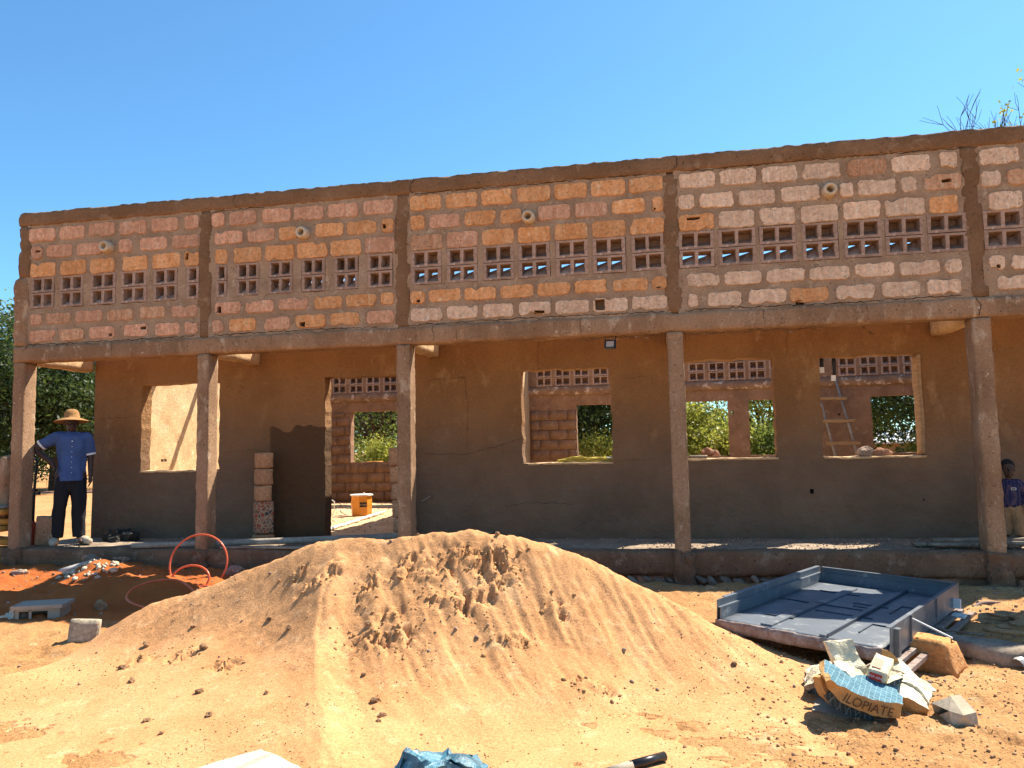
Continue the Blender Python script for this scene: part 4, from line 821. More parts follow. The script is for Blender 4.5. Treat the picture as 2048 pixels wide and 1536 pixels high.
# ------------------------------------------------------------------ in front of the building
def tube_thing(name, pts, r, m, lab, cat, n=10, sub=6):
    P = [Vector(p) for p in pts]; out = []
    for i in range(len(P)-1):                         # Catmull-Rom
        p0, p1, p2, p3 = P[max(i-1, 0)], P[i], P[i+1], P[min(i+2, len(P)-1)]
        for k in range(sub):
            t_ = k/sub; out.append(.5*((2*p1)+(p2-p0)*t_+(2*p0-5*p1+4*p2-p3)*t_*t_+(3*p1-p0-3*p2+p3)*t_**3))
    out.append(P[-1]); return thing(name, MB().tube(out, r, n).mesh(name, True), m, lab, cat)
loop = []
def arc(cx, cy, cz, rx, rz, a0, a1, n, tilt=0., twist=0.): return [(cx+rx*math.cos(R(a0+(a1-a0)*k/n)), cy+tilt*math.sin(R(a0+(a1-a0)*k/n))+twist*k/n, cz+rz*math.sin(R(a0+(a1-a0)*k/n))) for k in range(n+1)]
loop += [(3.85, -2.05, -.30), (3.45, -1.98, -.29), (3.0, -1.85, -.235)]
loop += [(2.80, -1.60, -.19), (2.83, -1.36, -.14), (3.08, -1.28, -.13), (3.38, -1.45, -.2), (3.50, -1.55, -.27), (3.3, -1.1, -.22)]
loop += arc(2.86, -.72, -.22, .22, .14, 220, -20, 8, .05)
loop += [(3.08, -.75, -.33), (2.95, -.6, -.38)]
loop += arc(2.76, -.45, -.09, .335, .30, 250, -60, 16, .06, .06)
loop += [(2.95, -.5, -.38), (3.3, -.7, -.30)]
tube_thing('orange_hose', loop, .0108, M_hose, 'orange plastic hose coiled in loops between the plinth and the sand pile', 'hose')
t = root('plastic_box', 'overturned grey plastic box with an open side in front of the red soil', 'box', (2.32, -2.15, -.40))
Mx = TM(2.33, -2.12, -.41, 22, 0, 0)
bx = MB()
for (a, b_, c, d, e, f) in [(-.2, .2, -.13, .13, .20, .212), (-.19, -.178, -.12, .12, 0, .2), (.178, .19, -.12, .12, 0, .2), (-.19, .19, .108, .12, 0, .2), (-.19, -.15, -.12, -.108, 0, .2), (-.07, -.05, -.12, -.108, 0, .2), (.08, .19, -.12, -.108, 0, .2), (-.15, .08, -.12, -.108, .165, .2)]: bx.box(a, b_, c, d, e, f, Mx)
obj('body', bx.mesh('body'), M_greycrate, parent=t)
obj('rim', MB().box(-.215, .215, -.145, -.13, .185, .216, Mx).box(-.215, .215, .13, .145, .185, .216, Mx).box(-.215, -.2, -.145, .145, .185, .2155, Mx).box(.2, .215, -.145, .145, .185, .2155, Mx).mesh('rim'), M_greycrate, parent=t)
tube_thing('grey_pipe', [(1.28, -1.5, -.33), (1.8, -1.82, -.33), (2.42, -2.2, -.36)], .034, M_pipe, 'dirty grey plastic pipe lying at the left edge beside the overturned box', 'pipe')
cr_heap('rag', 2.1, -2.2, .13, .10, .10, M_rag, 'pale crumpled rag on the ground against the grey pipe', 'rag', 560).location = (0, 0, -.36)
o = cblock(3.30, -2.80, -.40, -.17, .22, .10, 0, 'grey block with a bright top edge standing at the left foot of the sand pile', 'grey_block', mat('grey_block', (.40, .33, .24), (.30, .24, .17), (.5, .43, .33), sc=9, bump=.8, bscale=50), 561, None); o.rotation_euler = (R(-5), R(5), R(28))
for i, (x, y, s, l) in enumerate([(1.30, -.28, (.11, .08, .075), 'grey rounded stone by the plinth behind the white rubble'), (1.62, -.2, (.11, .07, .07), 'flat brown stone against the plinth right of the short pipe'), (.55, -.5, (.10, .06, .05), 'small stone in shade on the red soil near the left edge'), (3.1, -.25, (.12, .08, .08), 'dark stone against the plinth inside the hose loop'), (3.55, -.35, (.09, .07, .05), 'pale stone against the plinth right of the hose')]):
    stone('stone', x, y, gz(x, y)+.03, s, 570+i, l)
stone('red_stone', 2.62, -1.75, gz(2.62, -1.75)+.02, (.06, .05, .08), 576, 'small reddish stone on the shaded red soil', M_clod)
tube_thing('short_pipe', [(1.08, -.50, -.19), (1.34, -.22, -.10)], .030, M_pipe, 'short grey pipe stub sticking out of the rubble by the plinth', 'pipe', sub=3)
x, y, rg = sc_pts(260, 1.0, 2.1, -.95, -.2, 21); s = .012+.03*rg.random(len(x))**2
k = np.exp(-(((x-1.5)/.35)**2+((y+.55)/.22)**2)) > .35; x, y, s = x[k], y[k], s[k]
scatter('plaster_rubble', np.stack([x, y, surf(x, y)+s*.3], 1), s, mat('pale_rubble', (.62, .52, .38), (.48, .38, .27), sc=9, bump=.7), 'heap of broken pale plaster on the red soil', 'rubble', 22)
thing('paper_sheet', rough_box(7.08, 7.6, -.42, -.12, -.345, -.335, .05, .012, 5, .004, 580), M_rag, 'flat grey cardboard sheet at the plinth beyond the right slope of the sand', 'cardboard')

# steel door leaf in its frame, lying face up
t = root('steel_door', 'blue-grey steel door leaf in its frame lying on the ground at the right', 'door', (9.1, -2.0, -.42))
A, B, Cc = Vector((8.15, -2.53, .0)), Vector((9.17, -.51, -.05)), Vector((9.15, -3.12, -.05))
e0 = (Cc-A).normalized(); e1 = (B-A).normalized(); h1 = (e0+e1).normalized(); h2 = (e0-e1).normalized(); ex = (h1+h2).normalized(); ey = (h1-h2).normalized(); ez = ex.cross(ey)
MD = Matrix.Identity(4)
for i in range(3): MD[i][0], MD[i][1], MD[i][2], MD[i][3] = ex[i], ey[i], ez[i], A[i]
W_, L_, D_ = 1.13, 2.22, .17
def dbox(name, x0, x1, y0, y1, z0, z1, m, par=None, lab=None): return obj(name, MB().box(x0, x1, y0, y1, z0, z1, MD).mesh(name), m, parent=par or t, label=lab)
def dboxes(name, L, m, par=None):
    b = MB(); [b.box(*q, MD) for q in L]; return obj(name, b.mesh(name), m, parent=par or t)
leaf = obj('door_leaf', rough_box(.03, W_-.03, -.0, L_-.03, -D_, -D_+.04, .06, .0025, 3, .004, 590, MD), M_steel, parent=t)
fr = dboxes('frame_side', [(0, .006, 0, L_, -D_-.02, 0), (.006, .028, .004, L_-.03, -.055, -.049), (.022, .028, .004, L_-.03, -D_, -.055), (-.03, 0, .15, L_, -.006, 0)], M_steel)
fr2 = dboxes('frame_side', [(W_-.006, W_, 0, L_, -D_-.02, 0), (W_-.028, W_-.006, .004, L_-.03, -.0065, -.001), (W_, W_+.03, .08, .14, -D_-.02, -.02), (W_, W_+.012, .5, .52, -D_, -.0), (W_, W_+.012, 1.3, 1.32, -D_, 0)], M_steel)
dboxes('frame_head', [(.03, W_-.03, L_-.012, L_-.006, -D_-.02, 0), (.03, W_-.03, L_-.04, L_-.012, -.0065, -.0005), (.03, W_-.03, L_-.03, L_-.024, -D_, -.055), (.03, W_-.03, L_-.024, L_-.012, -.055, -.049)], M_steel)
z = -D_+.040
for q in [(.33, .335, .75, 1.95), (.18, .5, 1.66, 1.672), (.05, .70, 1.06, 1.078), (.38, .392, .38, 1.05), (.20, .40, .385, .397), (.42, .82, .80, .815), (.86, 1.0, .62, .632), (.86, .87, .30, .62), (.55, .80, 1.30, 1.33), (.58, .7, 1.18, 1.20), (.86, 1.0, 1.45, 1.462), (.86, .872, 1.1, 1.45)]:
    dbox('panel_joint', q[0], q[1], q[2], q[3], z, z+.009, M_steel_rib)
dbox('meeting_strip', .70, .745, .01, L_-.05, z, z+.014, M_steel)
dbox('hinge_bar', .748, .756, .01, L_-.05, z, z+.024, M_steel_rib)
dbox('stiffener', .33, .40, 1.09, 1.98, z+.0005, z+.012, M_steel)
dbox('stiffener', .30, .378, .04, 1.05, z+.0005, z+.012, M_steel)
obj('bottom_edge', rough_box(.0, W_-.01, -.022, -.002, -D_-.045, -D_+.042, .03, .004, 12, .006, 591, MD), M_rust, parent=t)
dboxes('under_rail', [(W_-.03, W_+.03, -.0, L_+.05, -D_-.075, -D_-.048)], M_rust); dboxes('under_rail', [(W_+.06, W_+.10, -.03, L_+.12, -D_-.10, -D_-.07)], M_rust)
dboxes('under_rail', [(.05, W_, .3, .36, -D_-.10, -D_-.048)], M_rust)
obj('loose_rod', MB().tube([MD @ Vector((W_+.0, .55, -.03)), MD @ Vector((W_+.26, .42, -.09))], .006, 6).mesh('loose_rod'), M_white, parent=t)
obj('corner_lug', MB().box(W_-.0, W_+.05, L_-.25, L_-.2, -D_, -.10, MD).box(W_, W_+.09, L_-.33, L_-.2, -D_-.06, -D_-.04, MD).mesh('corner_lug'), M_white, parent=t)
# what it rests on
V = rough_box(-.30, .27, -.14, .12, 0, .225, .03, .014, 7, .035, 592)
for v in V.vertices:
    k = 1-.28*(v.co.z/.225); v.co.x *= k; v.co.y *= k
thing('clay_block', V, M_clayblock, 'big orange clay block with slanted sides under the corner of the steel door', 'block', loc=(9.47, -2.50, -.445)).rotation_euler = (0, 0, R(-38))
o = thing('prop_block', rough_box(-.2, .2, -.1, .1, 0, .12, .05, .008, 7, .02, 593), M_dirtbrick, 'dark block under the far side of the steel door by the plinth', 'block', loc=(9.5, -1.1, -.42))
o = thing('prop_block', rough_box(-.15, .15, -.1, .1, 0, .16, .05, .008, 7, .02, 594), M_dirtbrick, 'dark block deep in the shade under the near left corner of the steel door', 'block', loc=(8.45, -2.3, -.43))
# concrete post lying behind it, rubbish and offcuts
Mx = TM(9.62, -1.90, -.455, -38)
thing('lying_post', rough_box(0, 2.6, -.20, .02, 0, .15, .05, .012, 5, .02, 595, Mx), M_greywood, 'long weathered post lying on the ground right of the steel door', 'post')
Mx = TM(10.05, -1.98, -.30, -34)
thing('slat', rough_box(0, 1.4, -.02, .03, 0, .03, .07, .004, 5, .004, 596, Mx), M_wood, 'thin slat lying along the weathered post at the right edge', 'slat')
thing('slat', rough_box(.0, .3, -.02, .02, 0, .012, .05, .003, 5, .003, 597, TM(9.75, -1.97, -.300, -30)), M_greywood, 'dark splintered slat on the near end of the weathered post', 'slat')
cr_heap('leaf_litter', 10.75, -1.25, .35, .15, .09, M_clod, 'heap of dry crumpled rubbish on the sunlit strip at the right edge', 'rubbish', 598).location = (0, 0, -.40)
tube_thing('bark_strip', [(10.45, -.70, -.40), (10.55, -.6, -.37), (10.70, -.58, -.37), (10.82, -.66, -.40)], [.016]*19, plain('purple_bark', (.17, .11, .10), .8), 'curled strip of bark on the shaded ground at the right edge', 'bark')
stone('stone', 9.72, -2.42, -.385, (.045, .035, .05), 601, 'small pointed stone right of the orange clay block', M_clod)
stone('stone', 9.60, -2.50, -.40, (.035, .03, .03), 602, 'small round clod touching the orange clay block', M_clod)
thing('white_tile', rough_box(9.30, 9.365, -3.11, -3.04, -.425, -.402, .02, .002, 9, .002, 603), M_white, 'small white tile on the ground right of the cement bags', 'tile')
thing('grey_offcut', MB().lathe([(.045, 0), (.05, .02), (.045, .13), (.04, .14)], 12, TM(10.05, -2.52, -.40, 30, 0, 80)).box(-.1, .12, -.05, .05, .05, .06, TM(10.2, -2.45, -.40, -30)).mesh('grey_offcut'), M_pipe, 'broken piece of grey plastic at the right edge', 'plastic')

# ------------------------------------------------------------------ bags
M_paper = mat('brown_paper', (.56, .33, .13), (.48, .27, .10), sc=4, fine=20, val=.08, bump=1.0, bscale=17, rough=.75, dist=.035)
M_creamp = mat('cream_paper', (.74, .66, .46), (.66, .57, .38), (.78, .73, .58), sc=4, fine=20, val=.07, bump=1.0, bscale=17, rough=.7, dist=.035)
M_greyp = mat('grey_paper', (.40, .33, .25), (.33, .27, .2), sc=5, fine=20, val=.1, bump=.3, bscale=16, rough=.8)
def grid_print(name, c, line, sc):
    m = mat(name, c, tuple(q*.75 for q in c), sc=3, fine=20, val=.08, bump=1.0, bscale=17, rough=.6, dist=.03)
    t = m.node_tree; N = t.nodes; Lk = t.links.new; b = N['Principled BSDF']; src = b.inputs['Base Color'].links[0].from_socket
    tc = N.new('ShaderNodeTexCoord'); mp = N.new('ShaderNodeMapping'); mp.inputs['Rotation'].default_value = (0, 0, R(20)); Lk(tc.outputs['Object'], mp.inputs[0])
    bt = N.new('ShaderNodeTexBrick'); bt.offset = 0; bt.inputs['Scale'].default_value = sc; bt.inputs['Mortar Size'].default_value = .03; bt.inputs['Brick Width'].default_value = .5; bt.inputs['Row Height'].default_value = .5; Lk(mp.outputs[0], bt.inputs[0])
    x = N.new('ShaderNodeMix'); x.data_type = 'RGBA'; Lk(bt.outputs['Fac'], x.inputs[0]); Lk(src, x.inputs[6]); x.inputs[7].default_value = (*line, 1); Lk(x.outputs[2], b.inputs['Base Color']); return m
M_blueprint = grid_print('blue_tile_print', (.075, .19, .25), (.20, .34, .38), 20)
M_darkblue = grid_print('dark_blue_print', (.055, .075, .08), (.16, .20, .20), 22)
def slab(pts, wid, hts, name, crump=.008, seed=0, nseg=6, n=26, mats=None):
    """a paper bag swept along a bent spine: pts = spine, wid = (vector across), hts = heights along the spine"""
    P = [Vector(p) for p in pts]; wv = Vector(wid); V = []; F = []; prof = []
    S = []
    for i in range(len(P)-1):
        p0, p1, p2, p3 = P[max(i-1, 0)], P[i], P[i+1], P[min(i+2, len(P)-1)]
        for k in range(8):
            t_ = k/8; S.append((.5*((2*p1)+(p2-p0)*t_+(2*p0-5*p1+4*p2-p3)*t_*t_+(3*p1-p0-3*p2+p3)*t_**3), hts[i]*(1-t_)+hts[i+1]*t_))
    S.append((P[-1], hts[-1]))
    m = len(S); q = []
    for a in range(6): q.append((-.5, -.5+a/6))
    for a in range(8): q.append((-.5+a/8, .5))
    for a in range(6): q.append((.5, .5-a/6))
    for a in range(8): q.append((.5-a/8, -.5))
    nq = len(q); info = []
    for i, (c, h) in enumerate(S):
        d = (S[min(i+1, m-1)][0]-S[max(i-1, 0)][0]).normalized(); upv = wv.cross(d).normalized()
        if upv.z < 0 and abs(upv.z) > .2: upv = -upv
        if upv.z < -.01: upv = -upv
        for (a, b) in q: V.append(c+wv*a+upv*(b*h))
        info.append((c, upv, h))
    V = np.array([v[:] for v in V]); rdg = np.stack([1-2.6*np.abs(fbm(V, 8, 2, seed+20+k)) for k in range(3)], 1)*crump*.55*(crump > .0085); dsp = rdg+ np.stack([fbm(V, 11, 3, seed+k) for k in range(3)], 1)*crump+np.stack([fbm(V, 30, 2, seed+5+k) for k in range(3)], 1)*crump*.35
    V = V+dsp
    for i in range(m-1):
        for k in range(nq): F.append((i*nq+k, i*nq+(k+1) % nq, (i+1)*nq+(k+1) % nq, (i+1)*nq+k))
    F.append(tuple(range(nq-1, -1, -1))); F.append(tuple((m-1)*nq+k for k in range(nq)))
    me = mesh_np(name, V, F)
    for mm in mats: me.materials.append(mm)
    if len(mats) > 1:                                    # faces: front side (index 0..5) print 0, top print 1
        idx = []
        for i in range(m-1):
            for k in range(nq): idx.append(0 if k < 6 else (1 if k < 14 else 0))
        idx += [0, 0]; me.polygons.foreach_set('material_index', idx)
    me.polygons.foreach_set('use_smooth', [True]*len(me.polygons))
    me.set_sharp_from_angle(angle=R(42)) if hasattr(me, 'set_sharp_from_angle') else None
    return me, S, info
def bag(name, lab, pts, wid, hts, mats, **k):
    t_ = root(name, lab, 'bag', tuple(Vector(pts[0])*.5+Vector(pts[-1])*.5), 'crumpled bags in the heap beside the steel door')
    me, S, info = slab(pts, wid, hts, 'body', mats=mats, **k); b_ = obj('body', me, None, parent=t_); return t_, b_, S, info
# bottom layers
bag('flat_bag', 'flattened brown bag at the very bottom of the heap of bags', [(8.62, -3.42, -.40), (8.80, -3.44, -.42), (9.02, -3.45, -.43)], (.10, .34, .02), [.03, .04, .03], [M_dirtbrick, M_greyp], seed=3)
bag('flat_bag', 'pale flattened bag sticking out at the bottom right of the heap of bags', [(8.92, -3.50, -.425), (9.06, -3.42, -.425), (9.2, -3.3, -.41)], (-.05, .2, .0), [.012, .016, .03], [M_greyp, M_creamp], seed=4)
bag('cement_bag', 'dark-edged bag at the back left of the heap of bags', [(8.62, -3.2, -.36), (8.70, -3.22, -.33), (8.85, -3.25, -.31)], (.06, .26, .05), [.05, .08, .07], [M_darkblue, M_creamp], seed=5, crump=.016)
bag('cement_bag', 'small rumpled cream bag at the left end of the heap of bags', [(8.61, -3.32, -.31), (8.68, -3.33, -.27), (8.78, -3.34, -.24)], (.05, .16, .04), [.03, .06, .05], [M_greyp, M_creamp], seed=6, crump=.016)
# main bag with the lettering
t_, b_, S_, info = bag('cement_bag', 'brown cement bag lettered ILOPIATE with a blue grid top, front of the heap', [(8.635, -3.62, -.165), (8.72, -3.60, -.245), (8.86, -3.58, -.305), (9.02, -3.56, -.345)], (.03, .24, .045), [.03, .088, .094, .085], [M_paper, M_blueprint], seed=7, crump=.011)
V, F = text_mesh('ILOPIATE', .074)
arcl = [0.]; 
for i in range(1, len(S_)): arcl.append(arcl[-1]+(S_[i][0]-S_[i-1][0]).length)
wv = Vector((.03, .24, .045)); nv = []
u0 = arcl[-1]*.60
sx = .265/(V[:, 0].max()-V[:, 0].min())
for v in V:
    u = min(max(u0+v[0]*sx, 0), arcl[-1]-1e-4); i = max(k for k in range(len(arcl)-1) if arcl[k] <= u); f = (u-arcl[i])/(arcl[i+1]-arcl[i])
    c = S_[i][0].lerp(S_[i+1][0], f); upv = info[i][1].lerp(info[i+1][1], f)
    nv.append(c-wv*.545+upv*(v[1]*1.0+.0))
obj('lettering', MB().add(nv, F).mesh('lettering'), plain('dark_ink', (.075, .04, .02), .8), parent=t_)
bag('cement_bag', 'brown bag with a dark grid print, right end of the heap under the cream bags', [(9.00, -3.36, -.33), (9.10, -3.40, -.345), (9.20, -3.40, -.375)], (.03, .22, .07), [.06, .11, .06], [M_paper, M_creamp], seed=9, crump=.010)
bag('cement_bag', 'dark-blue printed bag folded under the lettered bag, front left of the heap', [(8.66, -3.56, -.27), (8.74, -3.55, -.34), (8.9, -3.52, -.385)], (.03, .2, .03), [.05, .07, .05], [M_darkblue, M_darkblue], seed=10, crump=.008)
bag('cement_bag', 'brown folded bag end with a black triangle, left front of the heap', [(8.64, -3.60, -.19), (8.665, -3.60, -.26), (8.72, -3.58, -.34)], (.10, .10, .02), [.05, .055, .03], [M_paper, M_paper], seed=11, crump=.006)
tri = MB().add([(8.700, -3.665, -.335), (8.735, -3.665, -.348), (8.712, -3.665, -.315)], [(0, 1, 2)]); 
# the tall cream bag leaning up on the left
bag('cement_bag', 'tall cream bag standing up at the back left of the heap', [(8.765, -3.36, -.07), (8.80, -3.37, -.15), (8.83, -3.39, -.23), (8.87, -3.42, -.29)], (.15, .06, .01), [.015, .045, .06, .05], [M_creamp, M_creamp], seed=12, crump=.012)
bag('cement_bag', 'cream bag folded over in the middle of the heap behind the lettering', [(8.72, -3.47, -.20), (8.80, -3.46, -.215), (8.88, -3.44, -.29)], (.04, .12, .02), [.03, .06, .03], [M_creamp, M_creamp], seed=13, crump=.014)
bag('cement_bag', 'rumpled cream bag at the right end of the heap', [(9.04, -3.25, -.28), (9.14, -3.30, -.29), (9.24, -3.36, -.36)], (.04, .2, .04), [.03, .06, .03], [M_creamp, M_creamp], seed=14, crump=.022)
bag('cement_bag', 'narrow black and cream folded bag under the small packet', [(8.90, -3.46, -.305), (9.0, -3.44, -.275), (9.10, -3.40, -.245)], (.02, .12, .0), [.018, .03, .015], [M_darkblue, M_creamp], seed=15, crump=.008)
bag('cement_bag', 'bag edge curling up behind the middle of the heap', [(8.90, -3.2, -.31), (8.97, -3.18, -.27), (9.06, -3.16, -.24)], (.02, .12, .0), [.03, .05, .02], [M_greyp, M_greyp], seed=16, crump=.018)
t2 = root('paper_packet', 'cream packet with a red label lying on top of the heap of bags', 'packet', (8.98, -3.36, -.25))
MP = Matrix.Translation((8.975, -3.42, -.212)) @ Matrix.Rotation(R(-26), 4, 'Z') @ Matrix.Rotation(R(10), 4, 'X') @ Matrix.Rotation(R(14), 4, 'Y') @ Matrix.Scale(1.15, 4)
obj('body', rough_box(-.045, .045, -.075, .12, -.03, .03, .02, .004, 12, .007, 620, MP), M_creamp, parent=t2)
lb = obj('label', MB().box(-.032, .026, -.0815, -.0775, -.018, .016, MP).mesh('label'), plain('red_print', (.50, .03, .02), .6), parent=t2)
V, F = text_mesh('ESF-AN', .019); obj('lettering', MB().add([MP @ Vector((v[0]-.003, -.083, v[1]-.001)) for v in V], F).mesh('lettering'), M_white, parent=lb)
obj('red_print', MB().box(-.03, .01, -.05, .05, .0345, .036, MP).mesh('red_print'), plain('faded_red', (.58, .22, .14), .7), parent=t2)
# tan disc-shaped flap standing behind the packet
b = MB(); n = 14; Q = [(9.05, -3.2, -.27)]+[(9.05+.10*math.sin(R(95*k/n)), -3.2-.02*k/n, -.27+.12*math.cos(R(95*k/n))) for k in range(n+1)]
b.add([Vector(p)+Vector((0, d, 0)) for d in (0, .006) for p in Q], [(0, k, k+1) for k in range(1, n+1)]+[(n+2, n+2+k+1, n+2+k) for k in range(1, n+1)]+[(k, n+2+k, n+3+k, k+1) for k in range(1, n+1)])
thing('card_flap', b.mesh('card_flap'), M_paper, 'tan quarter-round card standing up behind the packet', 'card')
# folded grey card like a little tent
b = MB()
b.add([(9.235, -3.70, -.42), (9.23, -3.68, -.33), (9.27, -3.60, -.262), (9.34, -3.56, -.262), (9.375, -3.60, -.345), (9.41, -3.66, -.37), (9.40, -3.68, -.43), (9.30, -3.72, -.34), (9.395, -3.665, -.335), (9.16, -3.56, -.32), (9.36, -3.45, -.42), (9.2, -3.5, -.42)],
      [(0, 1, 7), (1, 2, 7), (2, 3, 7), (3, 8, 7), (0, 7, 6), (7, 8, 6), (3, 4, 8), (1, 9, 2), (3, 10, 6, 8), (2, 11, 10, 3), (9, 11, 2), (0, 11, 1), (0, 6, 10, 11)])
b.v = [(9.335+(v[0]-9.335)*.82, -3.62+(v[1]+3.62)*.82, -.425+(v[2]+.425)*.85) for v in b.v]; me = b.mesh('folded_card'); thing('folded_card', me, mat('grey_card', (.52, .41, .29), (.42, .33, .23), sc=6, bump=.3, bscale=20), 'grey folded cement-bag card standing like a small tent at the lower right', 'card')
# bags at the very front
M_redstripe = mat('white_woven_plastic', (.60, .56, .46), (.52, .48, .38), (.66, .62, .54), sc=6, fine=70, val=.12, bump=.4, bscale=40, rough=.6)
def stripes(m):
    t = m.node_tree; N = t.nodes; Lk = t.links.new; b = N['Principled BSDF']; src = b.inputs['Base Color'].links[0].from_socket
    tc = N.new('ShaderNodeTexCoord'); mp = N.new('ShaderNodeMapping'); mp.inputs['Rotation'].default_value = (0, 0, R(24)); mp.inputs['Location'].default_value = (0, 0, 0); Lk(tc.outputs['Object'], mp.inputs[0])
    w_ = N.new('ShaderNodeTexWave'); w_.inputs['Scale'].default_value = 1.4; w_.inputs['Distortion'].default_value = .3; Lk(mp.outputs[0], w_.inputs[0])
    r = N.new('ShaderNodeMapRange'); r.inputs['From Min'].default_value = .90; r.inputs['From Max'].default_value = .93; r.inputs['To Max'].default_value = .6; Lk(w_.outputs['Fac'], r.inputs['Value'])
    x = N.new('ShaderNodeMix'); x.data_type = 'RGBA'; Lk(r.outputs[0], x.inputs[0]); Lk(src, x.inputs[6]); x.inputs[7].default_value = (.55, .16, .12, 1); Lk(x.outputs[2], b.inputs['Base Color'])
stripes(M_redstripe)
M_bluefilm = mat('blue_film', (.07, .20, .27), (.035, .10, .14), (.16, .32, .38), sc=9, fine=40, val=.15, bump=.6, bscale=22, rough=.35, dist=.02, spec=.5)
MW = Matrix(((.82, -.60, 0, 5.955), (-.57, -.80, 0, -4.844), (0, 0, 1, -.25), (0, 0, 0, 1)))
me = rough_box(0, .34, 0, .75, -.16, 0, .03, .007, 5, .03, 640, MW); me.polygons.foreach_set('use_smooth', [True]*len(me.polygons))
thing('white_bag', me, M_redstripe, 'white woven bag with faded red stripes lying full at the bottom edge', 'bag')
bb = root('blue_bag', 'crumpled blue and white plastic sack at the bottom edge', 'bag', (6.83, -5.0, -.42))
me, _, _ = slab([(6.70, -5.05, -.33), (6.76, -5.02, -.25), (6.84, -4.99, -.235), (6.93, -4.96, -.25), (6.96, -4.96, -.30)], (.03, .16, .0), [.10, .15, .12, .16, .10], 'body', mats=[M_bluefilm, M_bluefilm], seed=41, crump=.034)
obj('body', me, None, parent=bb)
me, _, _ = slab([(6.69, -5.16, -.36), (6.76, -5.14, -.29), (6.84, -5.13, -.31), (6.90, -5.12, -.38)], (.02, .07, .0), [.08, .11, .12, .08], 'white_front', mats=[M_creamp, M_creamp], seed=42, crump=.022)
obj('white_front', me, None, parent=bb)

tp = root('black_pipe', 'short black pipe with a worn grey end at the bottom edge right of centre', 'pipe', (7.66, -4.44, -.39))
obj('tube', MB().tube([(7.60, -4.50, -.385), (7.76, -4.385, -.378)], .022, 14).mesh('tube', True), plain('black_plastic', (.018, .016, .016), .3), parent=tp)
obj('joint', MB().tube([(7.50, -4.56, -.40), (7.61, -4.495, -.386)], .0235, 12).mesh('joint', True), M_greyp, parent=tp)

# ------------------------------------------------------------------ trees and things far behind
def leafmat(name, c1, c2):
    m = bpy.data.materials.new(name); m.use_nodes = True; t = m.node_tree; N = t.nodes; Lk = t.links.new; b = N['Principled BSDF']
    tc = N.new('ShaderNodeTexCoord'); n = N.new('ShaderNodeTexNoise'); n.inputs['Scale'].default_value = 3.0; n.inputs['Detail'].default_value = 4; Lk(tc.outputs['Object'], n.inputs['Vector'])
    r = N.new('ShaderNodeMapRange'); r.inputs['From Min'].default_value = .35; r.inputs['From Max'].default_value = .65; Lk(n.outputs['Fac'], r.inputs['Value'])
    x = N.new('ShaderNodeMix'); x.data_type = 'RGBA'; Lk(r.outputs[0], x.inputs[0]); x.inputs[6].default_value = (*c1, 1); x.inputs[7].default_value = (*c2, 1)
    Lk(x.outputs[2], b.inputs['Base Color']); b.inputs['Roughness'].default_value = .5; b.inputs['Specular IOR Level'].default_value = .4
    tr = N.new('ShaderNodeBsdfTranslucent'); Lk(x.outputs[2], tr.inputs['Color']); ms = N.new('ShaderNodeMixShader'); ms.inputs[0].default_value = .5
    out = N['Material Output']; Lk(b.outputs[0], ms.inputs[1]); Lk(tr.outputs[0], ms.inputs[2]); Lk(ms.outputs[0], out.inputs['Surface'])
    return m
M_leaf = [leafmat('dark_leaves', (.035, .060, .014), (.065, .095, .022)), leafmat('olive_leaves', (.26, .29, .04), (.44, .42, .08)), leafmat('mid_leaves', (.10, .15, .025), (.20, .24, .045)), leafmat('autumn_leaves', (.25, .20, .03), (.30, .12, .02))]
M_bark = mat('tree_bark', (.085, .06, .04), (.05, .035, .025), (.13, .10, .07), sc=6, bump=1, bscale=20)
